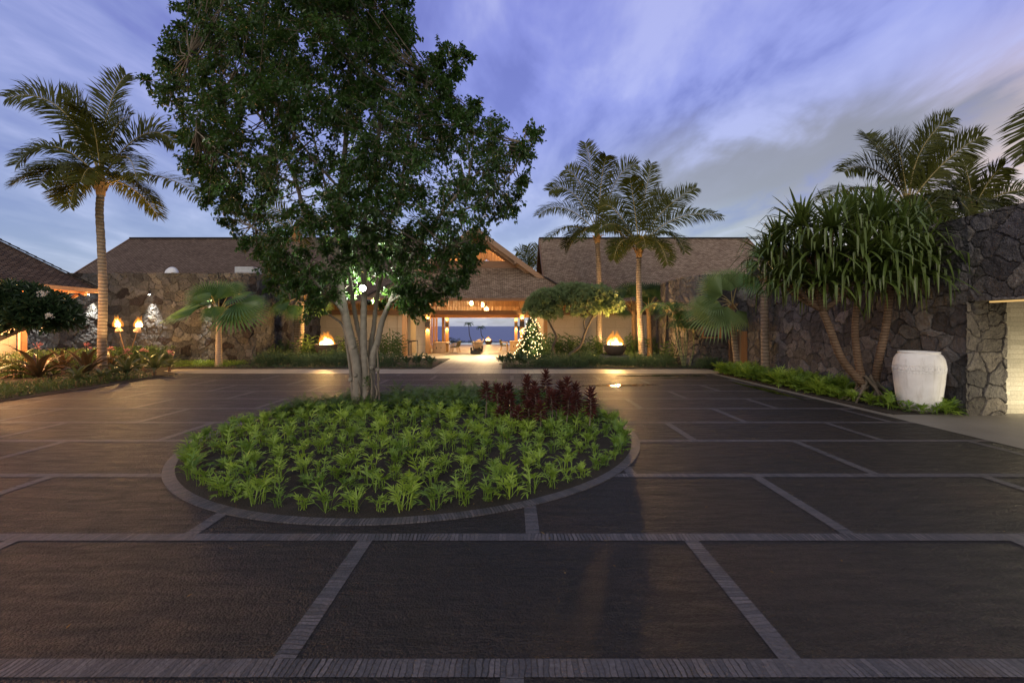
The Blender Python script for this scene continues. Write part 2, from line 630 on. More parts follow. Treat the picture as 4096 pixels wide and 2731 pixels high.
M = {}
M['asphalt'] = mat_asphalt()
M['slate'] = mat_slate()
M['concrete'] = mat_noise('pale_concrete', (.17, .155, .135), (.23, .21, .185), 1.2, .6, .25, 40, .004)
M['soil'] = mat_noise('soil', (.016, .012, .009), (.032, .023, .016), 5, .95, .9, 45, .03)
M['grass'] = mat_noise('lawn', (.03, .06, .02), (.05, .085, .03), 2, .9, .5)
M['floor'] = mat_uvbrick('stone_floor', (.30, .26, .205), (.385, .335, .265), (.14, .12, .095), 1.25, .32, .006, .52, 0, .25, .004, .5, big=.35, bigc=(.75, .72, .68))
M['wall'] = mat_uvbrick('limestone_blocks', (.50, .43, .335), (.565, .49, .385), (.37, .31, .23), 1.5, .62, .007, .8, 0, .3, .006, .25, big=.25, bigc=(.8, .77, .72))
M['tile'] = mat_uvbrick('long_tile', (.30, .275, .22), (.42, .385, .315), (.20, .18, .145), .62, .105, .004, .55, .1, .35, .005, .4, big=.3, bigc=(.8, .78, .75))
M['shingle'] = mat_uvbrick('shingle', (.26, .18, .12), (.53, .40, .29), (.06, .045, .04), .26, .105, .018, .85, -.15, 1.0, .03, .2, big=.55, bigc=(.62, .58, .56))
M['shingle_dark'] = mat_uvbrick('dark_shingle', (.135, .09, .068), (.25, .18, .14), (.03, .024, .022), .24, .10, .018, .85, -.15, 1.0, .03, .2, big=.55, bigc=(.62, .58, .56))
M['wood'] = mat_wood('warm_wood', (.36, .185, .075), (.52, .29, .125), .45)
M['wood_x'] = mat_wood('warm_wood_beam', (.33, .17, .07), (.47, .26, .115), .45, axis=0)
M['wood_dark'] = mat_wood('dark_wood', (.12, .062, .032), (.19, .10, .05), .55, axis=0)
M['wood_pale'] = mat_wood('pale_timber', (.52, .33, .16), (.66, .45, .24), .4, axis=2, scale=.5)
M['wood_orange'] = mat_wood('orange_cedar', (.42, .16, .045), (.58, .25, .075), .5)
M['board'] = mat_wood('brown_board', (.17, .105, .068), (.25, .165, .11), .55, axis=0)
M['redwood'] = mat_wood('red_timber', (.40, .17, .075), (.52, .24, .11), .5, axis=0)
M['copper'] = mat_noise('copper_gutter', (.62, .36, .22), (.72, .45, .29), 2, .45, .1, metal=.3)
M['stone'] = mat_stone('lava_stone')
M['metal'] = mat_noise('black_metal', (.02, .02, .022), (.035, .035, .036), 6, .45, .1, metal=.6)
M['white'] = mat_noise('white_paint', (.72, .72, .74), (.80, .80, .82), 3, .5, .05)
def mat_jar():
    m, t = newmat('pale_clay')
    v = objco(t)
    z = nd(t, 'ShaderNodeSeparateXYZ', {0: v}).outputs[2]
    a = noise(t, v, 3.2, 4)
    sv = nd(t, 'ShaderNodeMapping', {'Vector': v, 'Scale': (9, 9, .8)}).outputs[0]
    s = noise(t, sv, 1.0, 4, .6)
    f = noise(t, v, 30, 3)
    c = mixc(t, maprange(t, a, .3, .7), (.76, .75, .725), (.90, .895, .88))
    c = mixc(t, maprange(t, s, .52, .75, 0, .55), c, (.50, .465, .41))
    splash = math_(t, 'MULTIPLY', maprange(t, math_(t, 'ADD', z, math_(t, 'MULTIPLY', a, .5)), .60, .28), maprange(t, f, .35, .65), clamp=True)
    c = mixc(t, math_(t, 'MULTIPLY', splash, .7), c, (.16, .115, .08))
    finish(t, principled(t, color=c, rough=.82, spec=.3, normal=bump(t, math_(t, 'ADD', f, math_(t, 'MULTIPLY', s, .6)), .4, .007)))
    return m


M['jar'] = mat_jar()
M['bowl'] = mat_noise('bronze_bowl', (.060, .042, .030), (.095, .070, .052), 3, .55, .3, 20, .006)
M['block'] = mat_noise('rough_block', (.075, .066, .062), (.12, .105, .095), 3, .9, .9, 16, .04)
M['bark'] = mat_noise('pale_bark', (.165, .145, .118), (.275, .245, .20), 3.2, .8, .55, 14, .02, (1, 1, .6))
M['bark_dark'] = mat_noise('dark_bark', (.055, .042, .033), (.095, .075, .058), 5, .9, .8, 20, .02, (1, 1, .5))
M['bark_brown'] = mat_noise('brown_bark', (.17, .105, .060), (.27, .175, .105), 5, .8, .5, 18, .01)
M['twig'] = mat_noise('twig', (.13, .105, .078), (.20, .165, .12), 5, .85, .3)
M['fabric'] = mat_noise('olive_fabric', (.10, .095, .065), (.14, .13, .09), 12, .9, .3)
M['canoe'] = mat_noise('canoe_wood', (.50, .40, .32), (.66, .56, .46), 2.5, .35, .1, stretch=(4, .6, 4))
M['black'] = mat_noise('black_paint', (.012, .012, .013), (.02, .02, .02), 4, .4, .1)
M['glass'] = mat_water('dark_glass', (.012, .012, .012), .05, 2, .02)
M['lens'] = mat_emit('lamp_lens', (1.0, .97, .90), 60.0)
M['warm'] = mat_emit('warm_bulb', (1.0, .72, .34), 30.0)
M['bulb'] = mat_emit('fairy_bulb', (1.0, .72, .34), 8.0, 'NONE')
M['strip'] = mat_emit('led_strip', (1.0, .62, .22), .8)


def mat_flame():
    m, t = newmat('flame')
    z = nd(t, 'ShaderNodeSeparateXYZ', {0: nd(t, 'ShaderNodeTexCoord').outputs['Generated']}).outputs[2]
    c = mixc(t, maprange(t, z, .05, .95), (1.0, .70, .28), (1.0, .40, .06))
    s = maprange(t, z, .25, 1.0, 30.0, 3.5)
    finish(t, nd(t, 'ShaderNodeEmission', {0: c, 1: s}).outputs[0])
    m.cycles.emission_sampling = 'NONE'
    return m


M['flame'] = mat_flame()


def mat_flame_edge():
    m, t = newmat('flame_edge')
    z = nd(t, 'ShaderNodeSeparateXYZ', {0: nd(t, 'ShaderNodeTexCoord').outputs['Generated']}).outputs[2]
    e = nd(t, 'ShaderNodeEmission', {0: (1.0, .34, .045), 1: 1.5}).outputs[0]
    n = noise(t, objco(t), 9, 3)
    f = math_(t, 'MULTIPLY', maprange(t, z, .1, 1.0, .42, .10), maprange(t, n, .35, .65, .5, 1.2), clamp=True)
    finish(t, nd(t, 'ShaderNodeMixShader', {0: f, 1: nd(t, 'ShaderNodeBsdfTransparent').outputs[0], 2: e}).outputs[0])
    m.cycles.emission_sampling = 'NONE'
    return m


M['flame_edge'] = mat_flame_edge()


def mat_palmtrunk(name, c1, c2, ring=9.0):
    m, t = newmat(name)
    v = objco(t)
    w = nd(t, 'ShaderNodeTexWave', {'Vector': v, 'Scale': ring / 6.28 * 1.6, 'Distortion': 2.6, 'Detail': 3.0, 'Detail Scale': 2.2}, bands_direction='Z').outputs['Fac']
    a = noise(t, v, 5, 4)
    b = noise(t, v, 30, 3)
    c = mixc(t, maprange(t, w, .08, .5), tuple(x * .74 for x in c1), mixc(t, maprange(t, a, .3, .7), c1, c2))
    h = math_(t, 'ADD', w, math_(t, 'MULTIPLY', b, .5))
    finish(t, principled(t, color=c, rough=.85, spec=.25, normal=bump(t, h, .45, .018)))
    return m


M['palm_trunk'] = mat_palmtrunk('ringed_trunk', (.20, .155, .115), (.33, .265, .20))
M['fan_trunk'] = mat_palmtrunk('pale_ringed_trunk', (.34, .26, .19), (.46, .365, .27), 12)
M['pand_trunk'] = mat_palmtrunk('pandanus_trunk', (.135, .088, .058), (.22, .155, .105), 16)
M['cane'] = mat_palmtrunk('green_cane', (.13, .15, .075), (.22, .23, .13), 7)
M['fiber'] = mat_noise('palm_fibre', (.24, .14, .06), (.34, .21, .10), 6, .9, .5)
M['petiole'] = mat_noise('petiole', (.27, .22, .08), (.36, .28, .11), 4, .5, .1)

M['fig_leaf'] = mat_leaf('fig_leaf', (.018, .048, .012), (.046, .098, .022), .36, .30, .5, (.16, .32, .05))
M['coco_leaf'] = mat_leaf('coconut_leaf', (.032, .042, .006), (.075, .080, .012), .55, .2, .15, (.15, .13, .025))
M['fan_leaf'] = mat_leaf('fan_leaf', (.045, .105, .030), (.085, .165, .045), .40, .22, .45, (.16, .30, .06))
M['fan_leaf_pale'] = mat_leaf('pale_fan_leaf', (.095, .155, .050), (.165, .235, .090), .42, .22, .4, (.24, .36, .10))
M['fan_leaf_dark'] = mat_leaf('dark_fan_leaf', (.020, .048, .018), (.042, .085, .028), .42, .15, .4)
M['pand_leaf'] = mat_leaf('pandanus_leaf', (.042, .078, .014), (.115, .155, .034), .36, .10, .4)
M['fern'] = mat_leaf('lobed_fern', (.045, .120, .020), (.30, .42, .050), .45, .22, .4, (.24, .38, .06), 2.2, .55)
M['sword'] = mat_leaf('sword_fern', (.036, .078, .012), (.088, .145, .024), .5, .22, .3)
M['ti'] = mat_leaf('ti_leaf', (.040, .020, .014), (.098, .026, .024), .38, .2, .45, (.22, .03, .03), 2.5)
M['crinum'] = mat_leaf('crinum_leaf', (.060, .085, .032), (.12, .14, .055), .40, .15, .45)
M['crinum_dark'] = mat_leaf('bronze_leaf', (.050, .040, .022), (.095, .065, .035), .40, .12, .45)
M['shrub'] = mat_leaf('dark_shrub', (.030, .060, .026), (.070, .115, .050), .5, .15, .35)
M['ginger'] = mat_leaf('ginger_leaf', (.040, .075, .020), (.085, .135, .036), .42, .25, .4)
M['helio'] = mat_leaf('heliotrope_leaf', (.13, .19, .085), (.22, .30, .145), .5, .25, .35, (.26, .28, .06))
M['plumeria'] = mat_leaf('plumeria_leaf', (.022, .046, .020), (.046, .080, .034), .35, .15, .5)
M['conifer'] = mat_leaf('conifer', (.045, .090, .028), (.090, .150, .050), .55, .1, .3)
M['areca'] = mat_leaf('areca_leaf', (.035, .085, .026), (.070, .140, .042), .4, .25, .45)
M['flower'] = mat_leaf('white_flower', (.46, .44, .40), (.60, .57, .52), .6, .3, .3)
M['pink'] = mat_leaf('pink_flower', (.50, .16, .17), (.68, .30, .32), .6, .3, .3)
M['bract'] = mat_leaf('red_flower', (.30, .04, .05), (.45, .08, .10), .6, .3, .3)

# ================================================================== GROUND
def sheet(name, quads, z, mat, uvs=None, kind='structure'):
    m = MB()
    for i, q in enumerate(quads):
        v = [(x, y, z) for x, y in q]
        m.add(v, [(0, 1, 2, 3)] if len(v) == 4 else [tuple(range(len(v)))], 0, [uvs[i]] if uvs else [[(x, y) for x, y in q]])
    o = m.build(name, mat)
    tag(o, None, None, None, kind)
    return o


# natural ground: flat round the court, falling away to the shore behind the lobby
m = MB()
xs = np.array([-900, -200, -60, -30, 0, 30, 60, 200, 900.])
ys = np.array([-60, 0, 20, 40, 53, 60, 90, 140, 220, 330, 480, 560.])
zs = np.array([0, 0, 0, 0, 0, -1.0, -4.2, -8.0, -12.5, -19, -25.6, -28])
vv = [(x, y, z - .05) for y, z in zip(ys, zs) for x in xs]
nx = len(xs)
m.add(vv, [(j * nx + i, j * nx + i + 1, (j + 1) * nx + i + 1, (j + 1) * nx + i) for j in range(len(ys) - 1) for i in range(nx - 1)])
tag(m.build('ground', M['soil']), None, None, None, 'structure')

m = MB()
m.add([(-30000, 380, -25), (30000, 380, -25), (30000, 45000, -25), (-30000, 45000, -25)], [(0, 1, 2, 3)])
M['sea'] = mat_water('sea_water', (.030, .034, .17), .42, .05, .8, 2.0, (.35, 1, 1))
tag(m.build('sea', M['sea']), None, None, None, 'structure')

LX, RX = -13.55, 8.32           # edges of the drive court
sheet('driveway', [[(LX - .0, -4), (RX, -4), (RX, 17.86), (LX - .6, 17.86)]], 0.0, M['asphalt'])

ICX, ICY, IR = -1.65, 8.21, 3.95    # planted island
BD = [F * H / (y - HY) for y in (2671, 2148, 1901, 1763, 1689.5, 1634, 1594.5, 1565, 1540, 1519, 1502)]
BW = .135


def cut_by_island(x0, x1, y, r):
    """pieces of the run x0..x1 at depth y outside the circle"""
    dy = abs(y - ICY)
    if dy >= r:
        return [(x0, x1)]
    hw = math.sqrt(r * r - dy * dy)
    out = []
    if x0 < ICX - hw: out.append((x0, min(x1, ICX - hw)))
    if x1 > ICX + hw: out.append((max(x0, ICX + hw), x1))
    return out


qs, us = [], []
for d in BD:
    for a, b in cut_by_island(LX, RX, d, IR - .05):
        qs.append([(a, d - BW / 2), (b, d - BW / 2), (b, d + BW / 2), (a, d + BW / 2)])
        us.append([(a, 0.08), (b, 0.08), (b, .08 + BW), (a, .08 + BW)])
rows = [(-2.0, BD[0])] + list(zip(BD[:-1], BD[1:])) + [(BD[-1], 17.86)]
for i, (a, b) in enumerate(rows):
    off = 1.67 if i % 2 else .1
    for k in range(-6, 7):
        x = off + 3.14 * k + (.05 * ((i * 7 + k * 3) % 5 - 2))
        if not (LX < x < RX): continue
        y0, y1 = a + BW / 2, b - BW / 2
        # stop at the island kerb
        segs = [(y0, y1)]
        if abs(x - ICX) < IR:
            hw = math.sqrt(IR * IR - (x - ICX) ** 2) - .05
            segs = []
            if y0 < ICY - hw: segs.append((y0, min(y1, ICY - hw)))
            if y1 > ICY + hw: segs.append((max(y0, ICY + hw), y1))
        for p, q in segs:
            if q - p < .05: continue
            qs.append([(x - BW / 2, p), (x + BW / 2, p), (x + BW / 2, q), (x - BW / 2, q)])
            us.append([(p, .08), (p, .08 + BW), (q, .08 + BW), (q, .08)])
sheet('paving_bands', qs, 0.004, M['slate'], us)
# right margin band, back band and the concrete apron of the carport
sheet('kerb', [[(RX, -4), (RX + .24, -4), (RX + .24, 17.86), (RX, 17.86)]], 0.004, M['concrete'])
sheet('path', [[(LX - 2.0, 17.86), (9.1, 17.86), (9.1, 19.75), (LX - 2.0, 19.75)]], 0.006, M['floor'],
      [[(0, LX), (0, 9.1), (1.9, 9.1), (1.9, LX)]])
sheet('carport_floor', [[(RX + .24, -4), (18, -4), (18, 9.72), (RX + .24, 9.72)]], 0.003, M['concrete'])
# lobby floor and entry walk (one slab)
sheet('lobby_floor', [[(-3.75, 19.75), (-.48, 19.75), (-.48, 26.0), (-3.75, 26.0)], [(-9.0, 26.0), (3.6, 26.0), (3.6, 46.2), (-9.0, 46.2)]], 0.012, M['floor'],
      [[(19.75, -3.75), (19.75, -.48), (26, -.48), (26, -3.75)], [(26, -9), (26, 3.6), (46.2, 3.6), (46.2, -9)]])
M['pool'] = mat_water('pool_water', (.10, .12, .22), .04, 1.2, .05, .05)
sheet('pool_water', [[(-9.5, 46.4), (6, 46.4), (6, 50.6), (-9.5, 50.6)]], 0.005, M['pool'])
M['puddle'] = mat_water('puddle_water', (.020, .016, .013), .05, 2.0, .03, .02)
pq = []
for cx, cy, rx_, ry_ in ((3.1, 14.25, 1.35, .16), (4.3, 14.45, .8, .10), (6.7, 17.1, 1.0, .26), (5.2, 17.0, .9, .15), (6.2, 16.3, .5, .09), (7.9, 13.3, .18, 1.5)):
    pq.append([(cx + rx_ * math.cos(a) * (1 + .22 * math.sin(3 * a + cx)), cy + ry_ * math.sin(a) * (1 + .3 * math.sin(4 * a + cy))) for a in np.linspace(0, 2 * math.pi, 26)[:-1]])
sheet('puddle_water', pq, 0.009, M['puddle'])

# island: kerb ring and soil mound
m = MB()
N = 160
for (r0, r1, z0, z1) in ((IR, IR, -.02, .012), (IR, IR - .14, .012, .012), (IR - .14, IR - .14, .012, -.02)):
    for i in range(N):
        a, b = 2 * math.pi * i / N, 2 * math.pi * (i + 1) / N
        p = lambda r, t, z: (ICX + r * math.cos(t), ICY + r * math.sin(t), z)
        m.add([p(r0, a, z0), p(r0, b, z0), p(r1, b, z1), p(r1, a, z1)], [(0, 1, 2, 3)], 0,
              [[(a * IR, .06), (b * IR, .06), (b * IR, .23), (a * IR, .23)]])
tag(m.build('kerb', M['slate']), None, None, None, 'structure')


def mound(r):
    return .012 + .10 * (1 - min(1, r / (IR - .17)) ** 2)


m = MB()
rr = np.linspace(0.001, IR - .138, 26)
vv = []
for r in rr:
    for i in range(96):
        a = 2 * math.pi * i / 96
        vv.append((ICX + r * math.cos(a), ICY + r * math.sin(a), mound(r) + .035 * (rng.random() - .5) * (1 if r < IR - .3 else .1)))
m.add(vv, [(j * 96 + i, j * 96 + (i + 1) % 96, (j + 1) * 96 + (i + 1) % 96, (j + 1) * 96 + i) for j in range(25) for i in range(96)])
tag(m.build('island_soil', M['soil'], smooth=True), None, None, None, 'structure')

# planting beds round the court
def bed(poly, z=.02):
    m = MB()
    n = len(poly)
    m.add([(x, y, z) for x, y in poly] + [(x, y, -.04) for x, y in poly], [tuple(range(n))] + [(i, i + n, (i + 1) % n + n, (i + 1) % n) for i in range(n)])
    return tag(m.build('bed_soil', M['soil']), None, None, None, 'structure')


bed([(LX - 14, 2), (LX - .1, 2), (LX + .05, 11.3), (LX + .12, 13.9), (LX - .25, 16.3), (LX - .5, 17.8), (LX - 2.0, 18.9), (LX - 2.2, 22.7), (LX - 14, 22.7)])
bed([(LX - 2.1, 19.8), (-3.8, 19.8), (-3.8, 26.0), (-9.05, 26.0), (-9.05, 30.3), (LX - .4, 30.3), (LX - .4, 22.6), (LX - 2.1, 22.6)])
bed([(-.44, 19.8), (9.1, 19.8), (10.2, 19.0), (12.5, 19.5), (12.5, 30.3), (3.65, 30.3), (3.65, 26.0), (-.44, 26.0)])
bed([(8.62, 9.6), (10.3, 9.6), (10.3, 18.9), (9.3, 18.9), (8.75, 17.8), (8.62, 14)])
# ================================================================== STONE WALLS
def stone_surface(mb, cols_, fn, w, h, cell, res, seed, depth, palette, hole=None):
    """fn(u, v) -> points, normals; stones bulge out of the face, with recessed joints"""
    nu, nv = max(2, int(w / res) + 1), max(2, int(h / res) + 1)
    u, v = np.meshgrid(np.linspace(0, w, nu), np.linspace(0, h, nv))
    u, v = u.ravel(), v.ravel()
    wu = u + .55 * cell * (vnoise(u / cell * 1.3 + seed, v / cell * 1.3) - .5) + .10 * cell * (vnoise(u / cell * 5, v / cell * 5 + seed) - .5)
    wv = v + .55 * cell * (vnoise(u / cell * 1.3 + 31, v / cell * 1.3 + seed) - .5) + .10 * cell * (vnoise(u / cell * 5 + 9, v / cell * 5 + seed) - .5)
    gx, gy = wu / cell, wv / (cell * .82)
    ix, iy = np.floor(gx).astype(int), np.floor(gy).astype(int)
    r = np.random.default_rng(seed)
    K = 97
    jx, jy, tone, lift, tx, ty = (r.random((K, K)) for _ in range(6))
    best = np.full(len(u), 9e9); second = best.copy()
    bi = np.zeros(len(u), int); bj = np.zeros(len(u), int); bx = np.zeros(len(u)); by = np.zeros(len(u))
    for dx in (-1, 0, 1):
        for dy in (-1, 0, 1):
            a, b = (ix + dx) % K, (iy + dy) % K
            cx, cy = ix + dx + .08 + .84 * jx[a, b], iy + dy + .08 + .84 * jy[a, b]
            dd = np.hypot(gx - cx, gy - cy)
            lt = dd < best
            second = np.where(lt, best, np.minimum(second, dd))
            best = np.where(lt, dd, best)
            bi = np.where(lt, a, bi); bj = np.where(lt, b, bj)
            bx = np.where(lt, gx - cx, bx); by = np.where(lt, gy - cy, by)
    e = second - best
    s = np.clip(e / .10, 0, 1)
    s = s * s * (3 - 2 * s)
    fine = vnoise(u * 9 + seed, v * 9) * .5 + vnoise(u * 22, v * 22 + seed) * .3 + vnoise(u * 50 + 5, v * 50) * .2
    hgt = depth * (-.6 + s * (.6 + .5 * (lift[bi, bj] - .5) + (tx[bi, bj] - .5) * bx * .9 + (ty[bi, bj] - .5) * by * .9)) + depth * .75 * (fine - .5) * (.4 + .6 * s)
    p, n = fn(u, v)
    P = p + n * hgt[:, None]
    idx = np.arange(nu * nv).reshape(nv, nu)
    q = np.stack([idx[:-1, :-1], idx[:-1, 1:], idx[1:, 1:], idx[1:, :-1]], -1).reshape(-1, 4)
    if hole is not None:
        cu, cv = u[q].mean(1), v[q].mean(1)
        q = q[~((cu > hole[0]) & (cu < hole[1]) & (cv > hole[2]) & (cv < hole[3]))]
    mb.addnp(P, q)
    pal = np.array(palette)
    t = tone[bi, bj]
    k = np.minimum((t * len(pal)).astype(int), len(pal) - 1)
    c = pal[k] * (.62 + .76 * lift[bi, bj])[:, None]  # set-back stones also darkened, depth shading put into the colour
    joint = np.clip((.035 - e) / .03, 0, 1)[:, None]
    c = c * (1 - joint * .4)
    cols_.append(c)


def flat(o, U, V, Nn):
    o, U, V, Nn = map(V3, (o, U, V, Nn))
    return lambda u, v: (o + u[:, None] * U + v[:, None] * V, np.broadcast_to(Nn, (len(u), 3)))


def plain(mb, cols_, c0, c1, c=(.05, .05, .05)):
    n0 = mb.n
    mb.box(c0, c1)
    cols_.append(np.tile(np.array(c), (mb.n - n0, 1)))


LIGHT_P = [(.72 * c_[0], .78 * c_[1], .88 * c_[2]) for c_ in [(.125, .118, .112), (.104, .098, .094), (.140, .124, .104), (.092, .086, .084), (.120, .115, .114), (.048, .038, .036), (.135, .128, .120), (.110, .101, .092), (.098, .094, .094), (.112, .106, .100)]]
DARK_P = [(.125, .119, .122), (.098, .092, .096), (.150, .142, .142), (.085, .080, .085), (.132, .122, .114), (.112, .108, .113)]

# --- tall stone wall on the left with its return toward the lobby
m, cs = MB(), []
LWX0, LWX1, LWD, LWH = -27.5, -13.6, 22.6, 4.82
stone_surface(m, cs, flat((LWX0, LWD, 0), (1, 0, 0), (0, 0, 1), (0, -1, 0)), LWX1 - LWX0, LWH, .47, .032, 11, .075, LIGHT_P)
stone_surface(m, cs, flat((LWX1, LWD, 0), (0, 1, 0), (0, 0, 1), (1, 0, 0)), 7.6, LWH, .50, .05, 12, .085, LIGHT_P)
stone_surface(m, cs, flat((LWX0, LWD, LWH), (1, 0, 0), (0, 1, 0), (0, 0, 1)), LWX1 - LWX0, .7, .62, .08, 13, .05, LIGHT_P)
plain(m, cs, (LWX0, LWD + .07, 0), (LWX1 - .07, LWD + .7, LWH - .05))
plain(m, cs, (LWX1 - .7, LWD + .71, 0), (LWX1 - .07, LWD + 7.6, LWH - .05))
lw = m.build('stone_wall', M['stone'], origin=(-20, LWD, 0), colors=np.concatenate(cs))
tag(lw, 'tall brown and grey lava stone wall behind the torches, washed by small downlights', 'wall')

# --- dark lava wall on the right, with the carport opening
m, cs = MB(), []
RWX, RWH = 10.2, 4.46
stone_surface(m, cs, flat((RWX, 18.4, 0), (0, -1, 0), (0, 0, 1), (-1, 0, 0)), 8.9, RWH, .43, .022, 21, .066, DARK_P)
stone_surface(m, cs, flat((RWX, 9.5, 2.55), (0, -1, 0), (0, 0, 1), (-1, 0, 0)), 6.5, RWH - 2.55, .43, .020, 22, .066, DARK_P)
stone_surface(m, cs, flat((RWX - .04, 9.5, 0), (1, 0, 0), (0, 0, 1), (0, -1, 0)), .9, 2.56, .42, .015, 25, .055, [(.12, .110, .098), (.10, .094, .088), (.135, .122, .105)])
stone_surface(m, cs, flat((RWX, 18.4, RWH), (0, -1, 0), (1, 0, 0), (0, 0, 1)), 15.4, .88, .5, .06, 24, .04, DARK_P)
stone_surface(m, cs, flat((RWX + .88, 18.4, 0), (-1, 0, 0), (0, 0, 1), (0, 1, 0)), .9, RWH, .5, .06, 26, .06, DARK_P)
plain(m, cs, (RWX + .07, 9.57, 0), (RWX + .86, 18.33, RWH - .05))
plain(m, cs, (RWX + .07, 3.0, 2.555), (RWX + .86, 9.56, RWH - .05), (.10, .08, .06))
rw = m.build('lava_wall', M['stone'], origin=(RWX, 12, 0), colors=np.concatenate(cs))
tag(rw, 'dark grey lava rock wall on the right behind the white jar, with the carport opening', 'wall')

# carport room behind the opening
cp = thing('carport', 'open carport with long pale wall tiles lit from below beside the lava wall', 'carport', (12.5, 8, 0))
m = MB()
m.add([(11.06, 9.70, 0), (18, 9.70, 0), (18, 9.70, 2.75), (11.06, 9.70, 2.75)], [(0, 1, 2, 3)], 0, [[(0, 0), (6.94, 0), (6.94, 2.75), (0, 2.75)]])
m.add([(17.9, 9.7, 0), (17.9, 2, 0), (17.9, 2, 2.75), (17.9, 9.7, 2.75)], [(0, 1, 2, 3)], 0, [[(0, 0), (7.7, 0), (7.7, 2.75), (0, 2.75)]])
m.build('tile_wall', M['tile'], cp)
MB().box((11.08, 2, 2.76), (18, 9.9, 2.95)).build('ceiling', M['wood_dark'], cp)
MB().box((RWX + .30, 3.2, 2.515), (RWX + .40, 9.35, 2.548)).build('light_strip', M['strip'], cp)
bl = thing('bollard_light', 'low carport floor light washing the tiles', 'light', (11.95, 8.65, 0))
MB().lathe([(.06, 0), (.06, .28), (.05, .30)], (11.95, 8.65, 0), 12).build('post', M['metal'], bl)
MB().lathe([(.052, .30), (.052, .36)], (11.95, 8.65, 0), 12).build('lamp_head', M['warm'], bl)
lamp('POINT', (12.1, 8.6, .42), 150, (1.0, .88, .58), .06, bl)

# --- curved lava tower at the back right with its small window
m, cs = MB(), []
path = spline([(9.0, 28.4), (8.95, 26.2), (8.75, 23.6), (8.75, 21.9), (9.4, 20.75), (10.6, 20.35), (12.6, 20.25), (15.5, 20.25)], 400)
seg = np.r_[0, np.cumsum(np.linalg.norm(np.diff(path, axis=0), axis=1))]
TL = seg[-1]
TH = 4.5


def tower_fn(u, v):
    x, y = np.interp(u, seg, path[:, 0]), np.interp(u, seg, path[:, 1])
    x2, y2 = np.interp(u + .05, seg, path[:, 0]), np.interp(u + .05, seg, path[:, 1])
    x1, y1 = np.interp(u - .05, seg, path[:, 0]), np.interp(u - .05, seg, path[:, 1])
    tx, ty = x2 - x1, y2 - y1
    l = np.maximum(np.hypot(tx, ty), 1e-6)
    n = np.c_[ty / l, -tx / l, np.zeros(len(u))]
    k = np.where(n[:, 0] * 0 + 1 > 0, 1, 1)
    # outward = toward the court (left / front)
    n = np.where((n[:, 1:2] > .2) | (n[:, 0:1] > .5), -n, n)
    return np.c_[x, y, v], n


uw = float(np.interp(9.30, path[:, 0][260:], seg[260:]))
w0, w1 = [seg[np.argmin(np.abs(path[:, 0] - GX(p, 20.6)) + 50 * (path[:, 1] > 21.2))] for p in (2818, 2876)]
stone_surface(m, cs, tower_fn, TL, TH, .58, .045, 33, .09, DARK_P, hole=(w0, w1, 1.42, 2.22))
n0 = m.n
back = path + 0.0
tv, tf = [], []
for i in range(0, 400, 8):
    p, n = tower_fn(np.array([seg[i]]), np.array([0.0]))
    a = p[0] - n[0] * .02; b = p[0] - n[0] * .55
    tv += [(a[0], a[1], TH - .03), (b[0], b[1], TH - .03), (b[0], b[1], 0)]
nn = len(tv) // 3
for i in range(nn - 1):
    tf += [(3 * i, 3 * i + 1, 3 * i + 4, 3 * i + 3), (3 * i + 1, 3 * i + 2, 3 * i + 5, 3 * i + 4)]
m.add(tv, tf)
cs.append(np.tile(np.array((.06, .057, .062)), (m.n - n0, 1)))
tw = m.build('curved_stone_wall', M['stone'], origin=(11, 21, 0), colors=np.concatenate(cs))
tag(tw, 'curved dark lava stone wall with a small window behind the fan palms', 'wall')
wp, wn = tower_fn(np.array([w0, w1]), np.array([1.42, 1.42]))
a, b = V3(wp[0]), V3(wp[1])
ax = norm(b - a); nrm = norm(wn[0] + wn[1]); up = V3((0, 0, 1))
wm = MB()
L0 = np.linalg.norm(b - a)
for p, q in (((0, 0), (L0, 0)), ((0, .8), (L0, .8)), ((0, 0), (0, .8)), ((L0, 0), (L0, .8))):
    wm.bar(a + ax * p[0] + up * p[1] - nrm * .04, a + ax * q[0] + up * q[1] - nrm * .04, .09, .12, up=nrm)
wf = wm.build('window', M['wood_orange'], tw)
wm = MB()
wm.add([a - nrm * .06, b - nrm * .06, b - nrm * .06 + up * .8, a - nrm * .06 + up * .8], [(0, 1, 2, 3)])
wm.build('pane', M['glass'], wf)
MB().bar(a - ax * .1 - up * .05 + nrm * .03, b + ax * .1 - up * .05 + nrm * .03, .2, .07).build('sill', M['block'], tw)

# cedar gate between the two lava walls
gt = thing('wooden_gate', 'orange cedar plank gate standing ajar between the two lava walls', 'gate', (10.4, 20, 0))
m = MB()
g0, g1, gmid = W(2905, 1460, 19.9), W(3014, 1460, 19.9), W(2945, 1460, 20.1)
for i in range(6):
    x = gmid[0] + .03 + i * (g1[0] - gmid[0]) / 6
    m.box((x, 19.88, .05), (x + (g1[0] - gmid[0]) / 6 - .012, 19.93, 1.76))
m.build('plank_panel', M['wood_orange'], gt)  # cedar colour raised to carry the light on this leaf
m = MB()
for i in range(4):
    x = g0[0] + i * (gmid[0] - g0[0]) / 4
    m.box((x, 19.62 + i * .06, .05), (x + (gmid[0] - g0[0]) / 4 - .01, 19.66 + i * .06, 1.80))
m.build('plank_panel', M['wood_dark'], gt)['label'] = 'dark shaded leaf of the gate'  # shade on this leaf is put into its darker wood colour
MB().box((gmid[0] - .02, 19.80, 0), (gmid[0] + .07, 19.95, 1.82)).build('post', M['wood'], gt)


